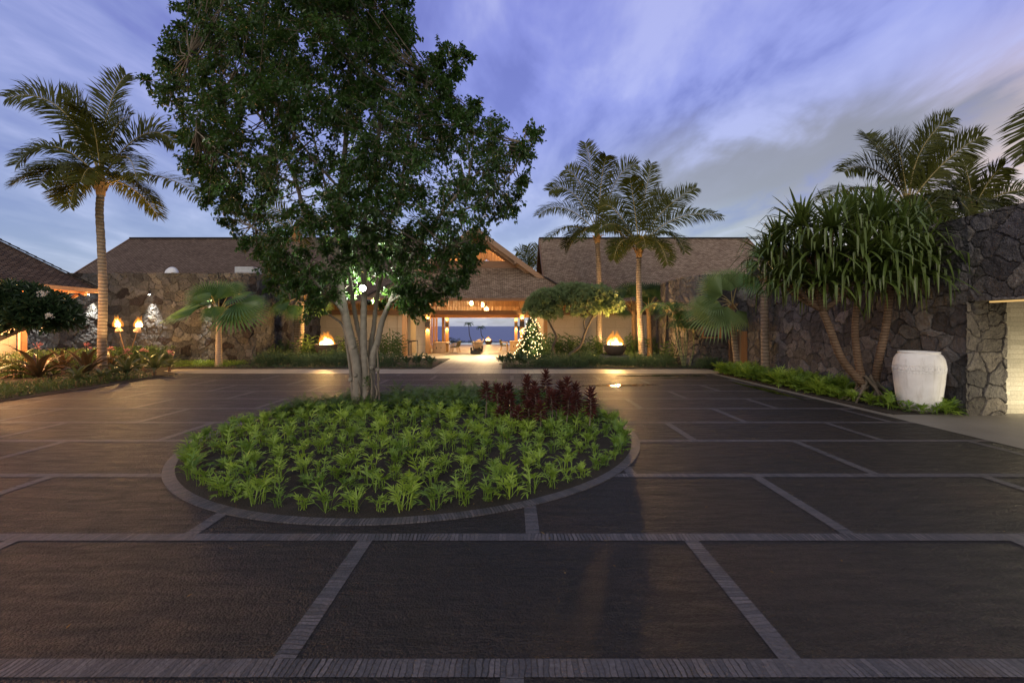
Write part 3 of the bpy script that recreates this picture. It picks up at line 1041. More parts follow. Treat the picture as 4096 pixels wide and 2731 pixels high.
# ================================================================== ROOFS AND BUILDINGS
def roofpoly(mb, pts, eave_dir, mi=0):
    """planar roof face with shingle uv: u along the eave, v up the slope"""
    P = [V3(p) for p in pts]
    u = norm(eave_dir)
    n = norm(np.cross(P[1] - P[0], P[2] - P[0]))
    v = norm(np.cross(n, u))
    if v[2] < 0: v = -v
    mb.add(P, [tuple(range(len(P)))], mi, [[(np.dot(p, u), np.dot(p, v)) for p in P]])


def downshift(pts, dz):
    return [(p[0], p[1], p[2] - dz) for p in pts]


def roof_object(faces, mat, under, parent, thick=.16):
    m, s = MB(), MB()
    for pts, ed in faces:
        roofpoly(m, pts, ed)
        s.add(downshift(pts, thick), [tuple(range(len(pts)))[::-1]])
        n = len(pts)
    r = m.build('roof', mat, parent)
    s.build('soffit', under, r)
    return r


# --- lobby pavilion, Dutch gable roof
AX = -2.66
EZ, RZ, HWID, EF, EB = 3.84, 9.1, 7.14, 28.0, 46.4
S = (RZ - EZ) / HWID
lob = thing('lobby_pavilion', 'open timber lobby with a gabled shingle roof and a view through to the sea', 'building', (AX, 34, 0))
FR, BR = 30.2, 44.2               # rake overhang planes front/back


def hipz(d): return EZ + S * (d - EF)


gf = HWID - (FR - EF)
zr = EZ + S * (FR - EF)
gbd = 31.3                         # gable wall plane
gw = HWID - (gbd - EF); gz = EZ + S * (gbd - EF)
right = [(AX + HWID, EF, EZ), (AX + HWID, EB, EZ), (AX + gf, BR, zr), (AX, BR, RZ), (AX, FR, RZ), (AX + gf, FR, zr)]
left = [(AX - HWID, EB, EZ), (AX - HWID, EF, EZ), (AX - gf, FR, zr), (AX, FR, RZ), (AX, BR, RZ), (AX - gf, BR, zr)]
front = [(AX - HWID, EF, EZ), (AX + HWID, EF, EZ), (AX + gw, gbd, gz), (AX - gw, gbd, gz)]
backf = [(AX + HWID, EB, EZ), (AX - HWID, EB, EZ), (AX - gw, EB - (gbd - EF), gz), (AX + gw, EB - (gbd - EF), gz)]
rf = roof_object([(right, (0, 1, 0)), (left, (0, 1, 0)), (front, (1, 0, 0)), (backf, (1, 0, 0))], M['shingle'], M['wood'], lob)
# hip caps: short overlapping shingles climbing each hip
m = MB()
for sg in (-1, 1):
    a, b = V3((AX + sg * HWID, EF, EZ)), V3((AX + sg * gf, FR, zr))
    n = 22
    for i in range(n):
        p, q = a + (b - a) * i / n, a + (b - a) * (i + 1.25) / n
        m.bar(p + (0, 0, .075), q + (0, 0, .045), .24, .04)
m.bar((AX, FR - .05, RZ + .05), (AX, BR + .05, RZ + .05), .3, .07)
m.build('ridge_cap', M['shingle_dark'], rf)
m = MB()
for (x0, y0, x1, y1) in ((AX - HWID, EF, AX + HWID, EF), (AX - HWID, EB, AX + HWID, EB)):
    m.bar((x0, y0, EZ - .09), (x1, y1, EZ - .09), .06, .19)
for sg in (-1, 1):
    m.bar((AX + sg * HWID, EF, EZ - .09), (AX + sg * HWID, EB, EZ - .09), .06, .19)
m.build('fascia', M['wood_dark'], lob)
m = MB()
for sg in (-1, 1):
    ap, en = V3((AX, FR, RZ)), V3((AX + sg * (gf + .12), FR, zr - .09))
    m.bar(ap + (0, -.03, -.20), en + (0, -.03, -.20), .07, .34, up=(0, 0, 1))
    m.bar(ap + (0, .55, -.42), en + (0, .55, -.42), .10, .30)
m.build('bargeboard', M['board'], lob)
# gable wall with the triangular slatted vent
m = MB()
VX, VZ0, VZ1 = 2.15, 6.78, 8.32
tri = lambda w, z0, z1: [(AX - w, gbd, z0), (AX + w, gbd, z0), (AX, gbd, z1)]
o3 = tri(gw, gz, RZ - .12)
i3 = tri(VX, VZ0, VZ1)
m.add(o3 + i3, [(0, 1, 4, 3), (1, 2, 5, 4), (2, 0, 3, 5)])
o3b = [(x, y + .12, z) for x, y, z in o3]; i3b = [(x, y + .12, z) for x, y, z in i3]
m.add(o3b + i3b, [(3, 4, 1, 0), (4, 5, 2, 1), (5, 3, 0, 2)])
m.build('gable_wall', M['wood_dark'], lob)
m = MB()
k = int(VX / .105)
for i in range(-k, k + 1):
    x = i * .105
    top = VZ0 + (VZ1 - VZ0) * (1 - abs(x) / VX)
    if top - VZ0 > .08:
        m.box((AX + x - .026, gbd - .015, VZ0), (AX + x + .026, gbd + .075, top))
m.build('vent_slats', M['wood_orange'], lob)
for sg in (-1, 1):
    MB().bar((AX + sg * 2.9, FR - .1, RZ - S * 2.9 - .45), (AX + sg * 2.9, gbd + .3, RZ - S * 2.9 - .45), .13, .2).build('rafter_end', M['board'], lob)
# posts
POSTS = [(GX(1712, 30.6), 30.6, .32), (GX(2088, 30.6), 30.6, .32), (GX(1619, 27.5), 27.5, .29), (GX(2182, 28.0), 28.0, .24),
         (GX(1788.5, 42), 42, .33), (GX(2064, 42), 42, .30), (GX(1773, 44), 44, .25)]
for x, y, w in POSTS:
    m = MB().box((x - w / 2, y - w / 2, 0.0), (x + w / 2, y + w / 2, 3.75), bev=.012)
    m.build('post', M['wood'], lob)
m = MB().box((-6.95, 30.42, 2.80), (9.2, 30.62, 3.12))
m.box((-14, 30.42, 2.80), (-6.96, 30.62, 3.12))
m.build('beam', M['wood_dark'], lob)
MB().box((-8.4, 41.85, 2.82), (2.6, 42.15, 3.12)).build('beam', M['wood_x'], lob)
MB().box((-6.3, 31.6, 2.64), (1.0, 31.78, 2.83)).build('beam', M['wood_x'], lob)
for yy, x0, x1 in ((30.55, -13.9, 9.1), (42.0, -7.2, 1.9)):
    m = MB()
    x = x0
    i = 0
    while x < x1:
        w = .055 + .012 * ((i * 37) % 5) / 5
        m.box((x, yy - .03, 3.12), (x + w, yy + .03, 3.92))
        x += .112
        i += 1
    m.build('slat_screen', M['wood'], lob)
# side walls, folding door leaves
MB().box((-7.6, 31.0, 0), (-7.4, 37.8, 3.6)).build('side_wall', M['wall'], lob)
MB().box((2.3, 31.0, 0), (2.5, 42, 3.6)).build('side_wall', M['wall'], lob)
for i in range(5):
    y = 38.1 + i * .72
    x = -7.32 + .10 * (i % 2)
    m = MB()
    m.box((x - .03, y, .05), (x + .03, y + .10, 2.9))
    m.box((x - .03, y + .56, .05), (x + .03, y + .66, 2.9))
    m.box((x - .03, y + .1, .05), (x + .03, y + .56, .25))
    m.box((x - .03, y + .1, 2.7), (x + .03, y + .56, 2.9))
    m.build('folding_door', M['wood'], lob)
# limestone walls each side, uv in metres
def wallpanel(mb, x0, x1, y, z0, z1, t=.25):
    mb.add([(x0, y, z0), (x1, y, z0), (x1, y, z1), (x0, y, z1)], [(0, 1, 2, 3)], 0, [[(x0, z0), (x1, z0), (x1, z1), (x0, z1)]])
    mb.add([(x1, y, z0), (x1, y + t, z0), (x1, y + t, z1), (x1, y, z1)], [(0, 1, 2, 3)], 0, [[(0, z0), (t, z0), (t, z1), (0, z1)]])
    mb.add([(x0, y + t, z0), (x0, y, z0), (x0, y, z1), (x0, y + t, z1)], [(0, 1, 2, 3)], 0, [[(0, z0), (t, z0), (t, z1), (0, z1)]])
    mb.add([(x1, y + t, z0), (x0, y + t, z0), (x0, y + t, z1), (x1, y + t, z1)], [(0, 1, 2, 3)], 0, [[(x1, z0), (x0, z0), (x0, z1), (x1, z1)]])


m = MB()
wallpanel(m, -14.2, -7.9, 30.75, 0, 2.8)
wallpanel(m, -6.95, -6.24, 30.75, 0, 2.8, .3)
m.build('limestone_wall', M['wall'], lob)
m = MB()
wallpanel(m, 2.55, 12.6, 30.7, 0, 2.8)
m.build('limestone_wall', M['wall'], lob)
# sconces on the posts (up and down light)
for x, y, w in (POSTS[0], POSTS[1], POSTS[4], POSTS[5]):
    z = 2.14 if y < 35 else 2.16
    s = MB().box((x - w / 2 - .01, y - w / 2 - .10, z - .19), (x + w / 2 + .01, y - w / 2 - .004, z + .19), bev=.01).build('sconce', M['bowl'], lob)
    for dz, rot in ((.24, (R(180), 0, 0)), (-.24, (0, 0, 0))):
        lamp('SPOT', (x, y - w / 2 - .10, z + dz), 230, (1, .66, .26), .03, lob, rot=rot, size=R(95), blend=.8)
# recessed eave lights throwing light on the entry walk
for x, y, p in ((-3.1, 28.9, 2800), (-1.2, 28.9, 2800), (-2.6, 24.0, 0), (-5.2, 28.6, 350), (.2, 28.6, 350)):
    if p:
        MB().lathe([(.07, EZ + .32), (.07, EZ + .36)], (x, y, 0), 12).build('downlight', M['warm'], lob)
        lamp('SPOT', (x, y, EZ + .30), p, (1, .76, .42), .05, lob, rot=(R(-22), 0, 0), size=R(80), blend=.9)
# pendant lamps
for px_, py_, d in ((1885, 1211, 32.5), (1946, 1237, 31.8), (1930, 1218, 35.0)):
    c = W(px_, py_, d)
    pl = thing('pendant_lamp', {1885: 'glowing glass pendant lamp hung highest behind the lobby slats', 1946: 'lower glowing pendant lamp hanging over the canoe',
                                1930: 'small pendant lamp hanging deeper in the lobby'}[px_], 'lamp', c, 'pendant lamps in the lobby')
    m = MB()
    m.lathe([(.03, .18), (.10, .12), (.14, 0), (.12, -.14), (.05, -.2)], c, 12)
    m.build('lamp_globe', M['warm'], pl)
    MB().tube([(c[0], c[1], c[2] + .18), (c[0], c[1], 6.0)], .012, 5).build('cord', M['black'], pl)
    lamp('POINT', (c[0], c[1] + .05, c[2] + .02), 1300, (1, .68, .30), .16, pl)
lamp('POINT', (AX, 34.5, 6.6), 380, (1, .60, .24), .3, lob)
lamp('POINT', (AX, 39.5, 3.4), 1000, (1, .70, .34), .4, lob)


# --- long gabled wings behind the walls
def wing(label, x0, x1, mat, ef=29.3, ez=3.72, rd=37.0, rz=9.62):
    t = thing('guest_wing', label, 'building', ((x0 + x1) / 2, rd, 0))
    fr = [(x0, ef, ez), (x1, ef, ez), (x1, rd, rz), (x0, rd, rz)]
    bk_ = [(x1, 2 * rd - ef, ez), (x0, 2 * rd - ef, ez), (x0, rd, rz), (x1, rd, rz)]
    r = roof_object([(fr, (1, 0, 0)), (bk_, (1, 0, 0))], mat, M['wood_dark'], t)
    m = MB()
    m.bar((x0, rd, rz + .03), (x1, rd, rz + .03), .32, .09)
    m.build('ridge_cap', M['shingle_dark'], r)
    m = MB()
    for x in (x0, x1):
        m.bar((x, ef, ez - .12), (x, rd, rz - .12), .09, .28)
        m.bar((x, 2 * rd - ef, ez - .12), (x, rd, rz - .12), .09, .28)
    m.bar((x0, ef, ez - .09), (x1, ef, ez - .09), .05, .18)
    m.build('bargeboard', M['wood_dark'], t)
    m = MB()
    for x in (x0 + .55, x1 - .55):
        m.add([(x, ef + 1.4, 0), (x, 2 * rd - ef - 1.4, 0), (x, 2 * rd - ef - 1.4, ez + .7), (x, rd, rz - .25), (x, ef + 1.4, ez + .7)], [(0, 1, 2, 3, 4)])
    m.add([(x0 + .55, ef + 2.4, 0), (x1 - .55, ef + 2.4, 0), (x1 - .55, ef + 2.4, ez + 1), (x0 + .55, ef + 2.4, ez + 1)], [(0, 1, 2, 3)])
    m.build('wall', M['wood_dark'], t)
    return t


wing('long wing with a weathered brown shingle roof right of the lobby gable', 2.35, 20.5, M['shingle'])
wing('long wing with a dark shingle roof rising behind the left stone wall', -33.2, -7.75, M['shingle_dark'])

# --- small pavilion at the far left with exposed rafters
PX0, PX1, PF, PB, PEZ, PS = -26.2, -17.85, 6.0, 18.4, 3.58, .88
pv_ = thing('left_pavilion'.replace('left_', 'garden_'), 'small hip roofed pavilion with lit orange rafter tails at the far left', 'building', (-22, 12, 0))
hw = (PX1 - PX0) / 2; cxp = (PX0 + PX1) / 2; zt = PEZ + hw * PS
fr = [((PX1, PF, PEZ), (PX1, PB, PEZ), (cxp, PB - hw, zt), (cxp, PF + hw, zt))]
rf = roof_object([([(PX1, PF, PEZ), (PX1, PB, PEZ), (cxp, PB - hw, zt), (cxp, PF + hw, zt)], (0, 1, 0)),
                  ([(PX0, PB, PEZ), (PX0, PF, PEZ), (cxp, PF + hw, zt), (cxp, PB - hw, zt)], (0, 1, 0)),
                  ([(PX1, PB, PEZ), (PX0, PB, PEZ), (cxp, PB - hw, zt)], (1, 0, 0)),
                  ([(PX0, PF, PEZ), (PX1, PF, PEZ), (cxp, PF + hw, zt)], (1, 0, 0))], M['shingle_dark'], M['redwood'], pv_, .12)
m = MB()
a, b = V3((PX1, PB, PEZ)), V3((cxp, PB - hw, zt))
for i in range(26):
    m.bar(a + (b - a) * i / 26 + (0, 0, .07), a + (b - a) * (i + 1.25) / 26 + (0, 0, .04), .2, .035)
m.build('ridge_cap', M['shingle_dark'], rf)
m = MB()
m.bar((PX1 + .03, PF, PEZ - .07), (PX1 + .03, PB + .03, PEZ - .07), .10, .15)
m.bar((PX0, PB + .03, PEZ - .07), (PX1 + .03, PB + .03, PEZ - .07), .10, .15)
m.build('gutter', M['copper'], pv_)
for i in range(14):
    y = PB - .45 - i * .72
    m = MB().bar((PX1 - .12, y, PEZ - .20), (-20.3, y, PEZ - .20 + 2.3 * PS * .55), .10, .22)
    m.bar((PX1 - .5, y, PEZ - .26), (PX1 - 1.0, y, PEZ - .52), .09, .09)
    m.build('rafter', M['redwood'], pv_)
m = MB()
m.add([(-19.95, PF + 1, 0), (-19.95, 17.1, 0), (-19.95, 17.1, 2.6), (-19.95, PF + 1, 2.6)], [(0, 1, 2, 3)], 0, [[(0, 0), (10, 0), (10, 2.6), (0, 2.6)]])
m.add([(-19.95, 17.1, 0), (-25, 17.1, 0), (-25, 17.1, 2.6), (-19.95, 17.1, 2.6)], [(0, 1, 2, 3)], 0, [[(0, 0), (5, 0), (5, 2.6), (0, 2.6)]])
m.build('limestone_wall', M['wall'], pv_)
m = MB()
for i in range(60):
    y = PF + 1 + i * .17
    if y > 17: break
    m.box((-19.99, y, 2.6), (-19.93, y + .08, 3.9))
m.build('slat_screen', M['redwood'], pv_)
for x, y in ((-19.75, 17.15), (-19.75, 13.2)):
    MB().box((x - .09, y - .09, 0), (x + .09, y + .09, 3.9)).build('post', M['redwood'], pv_)
MB().tube(spline([(PX1 - .02, 16.3, PEZ - .14), (PX1 - .1, 16.3, PEZ - .34), (-18.9, 16.6, PEZ - .72), (-19.6, 16.9, PEZ - .98), (-19.7, 17.0, PEZ - 1.3), (-19.7, 17.0, .1)], 24), .05, 8).build('downspout', M['copper'], pv_)
for y in (16.4, 13.6, 10.8, 8.2):
    MB().lathe([(.05, 2.60), (.06, 2.75)], (-19.7, y, 0), 10).build('eave_light', M['warm'], pv_)
    lamp('POINT', (-19.4, y, 2.62), 420, (1, .48, .18), .08, pv_)
for y in (15.6, 12.6):
    up = thing('garden_uplight', 'small garden uplight hidden in the bed under the ' + ('far' if y > 14 else 'near') + ' end of the pavilion eave', 'light', (-16.9, y, .02), 'uplights under the pavilion')
    MB().tube([(-16.9, y, .02), (-16.9, y, .2), (-17.0, y, .3)], [.03, .045, .05], 10).build('housing', M['metal'], up)
    lamp('SPOT', (-17.02, y, .33), 420, (1, .52, .22), .05, up, rot=(0, R(202), 0), size=R(100), blend=.9)
lamp('POINT', (-19.2, 15.4, 1.6), 150, (1, .70, .36), .08, pv_)

# ================================================================== SMALL THINGS ON AND BY THE BUILDINGS
for i, (px_, lab) in enumerate(((115, 'small downlight on the stone wall behind the plumeria'), (355, 'small downlight on the stone wall left of the coconut palm'),
                                (598, 'small downlight on the stone wall above the torches'), (842, 'small downlight on the stone wall behind the fan palm'))):
    x = GX(px_, 22.4)
    s = thing('wall_light', lab, 'light', (x, 22.4, 3.7), 'downlights on the stone wall')
    MB().tube([(x, 22.38, 3.66), (x, 22.38, 3.86)], .055, 10).build('housing', M['metal'], s)
    MB().lathe([(.045, 3.645), (.045, 3.658)], (x, 22.38, 0), 10).build('lens', M['lens'], s)
    lamp('SPOT', (x, 22.36, 3.64), 1250, (1, .93, .78), .03, s, rot=(R(4), 0, 0), size=R(58), blend=.9)

# railing of the stair, left of the lobby
rl = thing('stair_railing', 'black metal picket railing in front of the limestone wall', 'railing', (-10, 28, 0))
m = MB()
x0, x1, y = GX(1232, 28), GX(1648, 28), 28.0
m.bar((x0, y, 1.02), (x1, y, 1.02), .05, .045)
m.bar((x0, y, .12), (x1, y, .12), .04, .04)
m.build('rail', M['metal'], rl)
m = MB()
x = x0
while x <= x1:
    m.box((x - .009, y - .009, .13), (x + .009, y + .009, 1.0))
    x += .125
m.build('pickets', M['metal'], rl)
m = MB()
for k in (0, 1):
    m.tube([(GX(1520, 28.5), 28.5 + .9 * k, .45), (GX(1632, 28.5), 28.5 + .9 * k, .92), (GX(1655, 28.5), 28.5 + .9 * k, .98)], .022, 6)
m.build('handrail', M['metal'], rl)
hr = thing('handrail', 'black tube handrail with a rounded end in front of the lit lobby wall', 'railing', (-6.4, 29, 0))
MB().tube(spline([(GX(1636, 29), 29, 0), (GX(1636, 29), 29, .86), (GX(1646, 29), 29, .98), (GX(1666, 29), 29, 1.0), (GX(1671, 29), 29, .92), (GX(1671, 29), 29, 0)], 40), .022, 8).build('rail', M['metal'], hr)
MB().tube([(GX(1646, 29), 29, 0), (GX(1646, 29), 29, .97)], .018, 6).build('post', M['metal'], hr)

dsh = thing('satellite_dish', 'white round dish top showing above the left stone wall', 'dish', W(688, 1090, 25))
c = W(688, 1096, 25)
MB().lathe([(.42, 0), (.34, .13), (.2, .22), (.001, .27)], (0, 0, 0), 24, fn=lambda v: np.c_[v[:, 0], -v[:, 2], v[:, 1]] + V3(c)).build('dish', M['white'], dsh, smooth=True)
MB().tube([(c[0], c[1] + .05, c[2]), (c[0], c[1] + .2, 0)], .05, 8).build('mast', M['white'], dsh)
ac = thing('air_conditioner', 'pale louvred roof unit behind the corner of the left stone wall', 'roof unit', W(975, 1094, 24))
a, b = W(938, 1094, 24), W(1012, 1067, 24)
MB().box((a[0], 24, 2), (b[0], 24.9, b[2]), bev=.02).build('case', M['white'], ac)
m = MB()
for i in range(5):
    m.box((a[0] + .05, 23.97, a[2] - .5 + i * .19), (b[0] - .05, 23.995, a[2] - .4 + i * .19))
m.build('louvres', M['white'], ac)
# ================================================================== FIRE
def flame_mesh(c, w, h, seed, tongues=9):
    r = np.random.default_rng(seed)
    m = MB()
    c = V3(c)
    for i in range(tongues):
        a = r.random() * 6.28
        rad = w * .5 * math.sqrt(r.random()) * .72
        b = c + (rad * math.cos(a), rad * math.sin(a) * .8, 0)
        hh = h * (.45 + .55 * r.random()) * (1 - .45 * (rad / (w * .5)) ** 1.5)
        wd = w * (.16 + .10 * r.random())
        lean = (r.random(2) - .5) * w * .35 - (b - c)[:2] * .35
        P, Rr = [], []
        for k in range(8):
            t = k / 7
            P.append(b + (lean[0] * t * t + .04 * w * math.sin(5 * t + a), lean[1] * t * t, hh * t))
            Rr.append(max(wd * (math.sin(math.pi * min(1, .22 + t * .78)) ** .8) * (1 - .45 * t), .004))
        m.tube(P, Rr, 8)
    return m


def fire_bowl(label, px, pyt, pyb, d, r, fh, power, block=True, seed=1, group='fire bowls'):
    x = GX(px, d)
    zt = H - (pyt - HY) / F * d
    zb = H - (pyb - HY) / F * d
    t = thing('fire_bowl', label, 'fire bowl', (x, d, zb), group)
    h = zt - zb
    prof = [(r * .42, 0), (r * .60, h * .08), (r * .80, h * .30), (r * .93, h * .60), (r, h * .93), (r * 1.0, h), (r * .95, h), (r * .90, h * .9), (r * .60, h * .86), (.001, h * .86)]
    MB().lathe(prof, (x, d, zb), 40).build('bowl', M['bowl'], t, smooth=True)
    m = MB()
    rr = np.random.default_rng(seed + 40)
    for i in range(26):
        a = rr.random() * 6.28; q = r * .82 * math.sqrt(rr.random())
        m.sphere((x + q * math.cos(a), d + q * math.sin(a), zb + h * .90), r * (.07 + .06 * rr.random()), 6, 4, s=(1, 1, .7))
    m.build('lava_rocks', M['block'], t)
    fl = flame_mesh((x, d, zb + h * .88), r * 1.15, fh * .95, seed, 14).build('flame', M['flame'], t, smooth=True)
    flame_mesh((x, d, zb + h * .88), r * 1.5, fh * 1.45, seed + 70, 16).build('flame_edge', M['flame_edge'], fl, smooth=True)
    lamp('POINT', (x, d - .05, zt + fh * .45), power, (1, .55, .17), .22, t)
    if block:
        m = MB()
        m.box((x - r * 1.25, d - r * 1.0, -.02), (x + r * 1.3, d + r * 1.0, zb - .003), bev=.05)
        bo = m.build('stone_block', M['block'], None, origin=(x, d, 0))
        tag(bo, 'rough dark stone block under the ' + ('right' if px > 2048 else 'left') + ' fire bowl', 'stone')
    return t


fire_bowl('bronze fire bowl on a stone block in front of the right limestone wall', 2460, 1378, 1421, 23.3, .62, .66, 4500, True, 5)
fire_bowl('bronze fire bowl burning beside the stair railing left of the fig trunk', 1305, 1376, 1419, 24.0, .62, .62, 3600, True, 9)
fire_bowl('small fire bowl by the pool edge, seen through the lobby', 1954, 1361, 1378, 46.2, .42, .46, 350, False, 13)


def torch(label, ptop, pbase, d, seed):
    a, b = W(*ptop, d), W(*pbase, d)
    b = a + (b - a) * (a[2] / (a[2] - b[2]))
    t = thing('tiki_torch', label, 'torch', b, 'flaming torches')
    ax = norm(a - b)
    MB().tube([b, a], .022, 8).build('pole', M['bark_brown'], t)
    m = MB()
    m.tube([a - ax * .02, a + ax * .02, a + ax * .19, a + ax * .20], [.15, .155, .075, .06], 16)
    m.tube([a + ax * .19, a + ax * .25], [.07, .08], 12)
    m.build('burner_cone', M['copper'], t)
    fl = flame_mesh(a + ax * .24, .30, .42, seed, 10).build('flame', M['flame'], t, smooth=True)
    flame_mesh(a + ax * .24, .42, .62, seed + 70, 12).build('flame_edge', M['flame_edge'], fl, smooth=True)
    lamp('POINT', V3(a) + ax * .48 + (0, -.03, 0), 850, (1, .55, .17), .13, t)


torch('flaming torch with a copper cone, the one nearer the coconut palm', (477, 1326), (492, 1378), 19.4, 21)
torch('flaming torch with a copper cone, leaning right, farther from the coconut palm', (549, 1326), (530, 1385), 19.6, 22)

# ================================================================== WHITE JAR
J = (9.60, 10.03, .02)
jar = thing('clay_jar', 'tall pale clay jar with a carved wave band standing by the lava wall', 'jar', J)
prof = [(.28, 0), (.335, .03), (.375, .12), (.415, .35), (.445, .62), (.463, .85), (.470, 1.00), (.466, 1.12), (.445, 1.22), (.405, 1.30), (.368, 1.335),
        (.362, 1.345), (.372, 1.352), (.378, 1.368), (.372, 1.382), (.350, 1.388), (.325, 1.375), (.315, 1.33), (.33, 1.2), (.40, .9), (.001, .3)]
fine = []
for (r0, z0), (r1, z1) in zip(prof[:-1], prof[1:]):
    for t in np.linspace(0, 1, 4)[:-1]:
        fine.append((r0 + (r1 - r0) * t, z0 + (z1 - z0) * t))
fine.append(prof[-1])
MB().lathe(fine, J, 64).build('body', M['jar'], jar, smooth=True)


def jr(z): return float(np.interp(z, [p[1] for p in prof[:9]], [p[0] for p in prof[:9]]))


m = MB()
for zz in (.90, 1.075):
    m.lathe([(jr(zz) + .001, zz - .006), (jr(zz) + .007, zz), (jr(zz) + .001, zz + .006)], J, 64)
nw = 26
for i in range(nw):
    a0 = 2 * math.pi * i / nw
    P = []
    for k in range(13):                        # a curling wave crest
        t = k / 12
        th = -.8 + 5.0 * t
        r_ = .034 * (1 - .55 * t)
        P.append((a0 + (r_ * math.cos(th)) / .45, 1.0 + r_ * math.sin(th)))
    P = [(a0 - .17, .945), (a0 - .06, .962)] + P
    m.tube([(J[0] + (jr(z) + .002) * math.cos(a), J[1] + (jr(z) + .002) * math.sin(a), J[2] + z) for a, z in P], .0075, 4)
for i in range(54):                            # slanted strokes above and below
    a0 = 2 * math.pi * i / 54
    for z0, z1, da in ((1.045, 1.070, .07), (.906, .932, .07)):
        m.tube([(J[0] + (jr(z) + .001) * math.cos(a), J[1] + (jr(z) + .001) * math.sin(a), J[2] + z) for a, z in ((a0, z0), (a0 + da, z1))], .006, 4)
m.build('carved_band', M['jar'], jar, smooth=True)

# ================================================================== LOBBY FURNITURE
def desk(label, x0, x1, y0, y1):
    t = thing('desk', label, 'desk', ((x0 + x1) / 2, (y0 + y1) / 2, .012), 'timber desks in the lobby')
    m = MB().box((x0 - .03, y0 - .04, .72), (x1 + .08, y1 + .04, .80), bev=.015)
    m.build('desktop', M['wood_pale'], t)
    for y in (y0, y1 - .09):
        MB().box((x0, y, .012), (x1, y + .09, .72), bev=.01).build('slab_leg', M['wood_pale'], t)
    MB().box((x0 + .05, y0 + .1, .35), (x0 + .09, y1 - .1, .70)).build('modesty_panel', M['wood_pale'], t)
    m = MB()
    for px_, pz in ((x0 + .28, .42), (x0 + .62, .40), (x0 + .30, .36)):
        m.sphere((px_, y0 - .002, pz), .05, 8, 4, s=(.55, .12, 1.3))
    m.build('knots', M['bark_dark'], t)
    return t


desk('solid timber slab desk on the left of the lobby', -5.84, -4.88, 31.25, 32.75)
desk('solid timber slab desk on the right of the lobby beside the decorated tree', -.16, .60, 33.7, 35.2)

bk = thing('tablet_stand', 'small dark tablet on the left lobby desk', 'tablet', (-5.7, 31.6, .80))
MB().bar((-5.70, 31.6, .805), (-5.78, 31.62, .98), .22, .02, up=(1, 0, 0)).build('screen', M['black'], bk)
MB().box((-5.80, 31.55, .802), (-5.62, 31.7, .815)).build('base', M['black'], bk)


def make_chair():
    t = thing('armchair', 'olive fabric lobby armchair with light wood legs facing the left desk', 'chair', (0, 0, 0), 'armchairs at the lobby desks')
    # faces -X
    m = MB().box((-.26, -.28, .40), (.24, .28, .48), bev=.03)
    m.build('seat', M['fabric'], t)
    m = MB()
    ring = [(.20, .27), (.29, .16), (.31, 0), (.29, -.16), (.20, -.27)]
    for i in range(4):
        (x0, y0), (x1, y1) = ring[i], ring[i + 1]
        a, b = V3((x0, y0, .46)), V3((x1, y1, .46))
        c, e = V3((x1 + .10, y1 * 1.03, .86)), V3((x0 + .10, y0 * 1.03, .86))
        n = norm(np.cross(b - a, e - a)) * .035
        m.add([a, b, c, e, a + n, b + n, c + n, e + n], [(0, 1, 2, 3), (7, 6, 5, 4), (0, 4, 5, 1), (1, 5, 6, 2), (2, 6, 7, 3), (3, 7, 4, 0)])
    m.build('backrest', M['fabric'], t)
    for sg in (-1, 1):
        m = MB().bar((-.24, sg * .27, .66), (.26, sg * .27, .68), .05, .04)
        m.bar((-.22, sg * .27, .66), (-.20, sg * .27, .44), .035, .035)
        m.build('armrest', M['wood_pale'], t)
        MB().tube([(-.22, sg * .25, .42), (-.26, sg * .27, 0)], [.026, .018], 8).build('leg', M['wood_pale'], t)
        MB().tube([(.21, sg * .24, .42), (.31, sg * .27, 0)], [.026, .018], 8).build('leg', M['wood_pale'], t)
    return t


ch = make_chair()
ch.location = (-4.30, 31.55, .012)
dup(ch, (-4.26, 32.35, .012), R(4), 1.0, 'olive fabric lobby armchair behind the nearer one at the left desk')
dup(ch, (-.64, 33.95, .012), R(182), 1.0, 'olive fabric lobby armchair, the nearer one at the right desk')
dup(ch, (-.60, 34.75, .012), R(176), 1.0, 'olive fabric lobby armchair behind the nearer one at the right desk')

# outrigger canoe on black stands
cn = thing('canoe', 'pale wooden canoe on black stands in the middle of the lobby', 'canoe', (-2.6, 32.5, .012))
L, y0 = 6.6, 29.3
m = MB()
secs = []
NS = 26
for i in range(NS):
    t = i / (NS - 1)
    w = .30 * math.sin(math.pi * min(1, max(0, .03 + .94 * t))) ** .55
    sheer = .80 + .14 * abs(2 * t - 1) ** 2.5
    keel = .30 + .16 * abs(2 * t - 1) ** 4
    y = y0 + L * t
    x = -2.66 + .12 * t
    ring = []
    for k in range(11):
        a = math.pi * k / 10
        ring.append((x - w * math.cos(a) * (1 - .12 * math.sin(a)), y, sheer - (sheer - keel) * math.sin(a) ** .75))
    secs.append(ring)
v = [p for s in secs for p in s]
f = [(i * 11 + j, (i + 1) * 11 + j, (i + 1) * 11 + j + 1, i * 11 + j + 1) for i in range(NS - 1) for j in range(10)]
m.add(v, f)
inner = [(p[0] * .9 + (-2.66 + .12 * (p[1] - y0) / L) * .1, p[1], p[2] + .02) for p in v]
m.add(inner, [tuple(q[::-1]) for q in f])
m.build('hull', M['canoe'], cn, smooth=True)
m = MB()
for sd in (0, 10):
    m.tube([s[sd] for s in secs], .022, 6)
m.build('gunwale', M['canoe'], cn)
m = MB()
b0 = secs[0]
m.tube([(b0[5][0], y0 + .03, .34), (b0[5][0], y0 - .06, .62), (b0[5][0], y0 - .02, 1.02)], [.035, .03, .02], 6)
m.build('bow_stem', M['bark_dark'], cn)
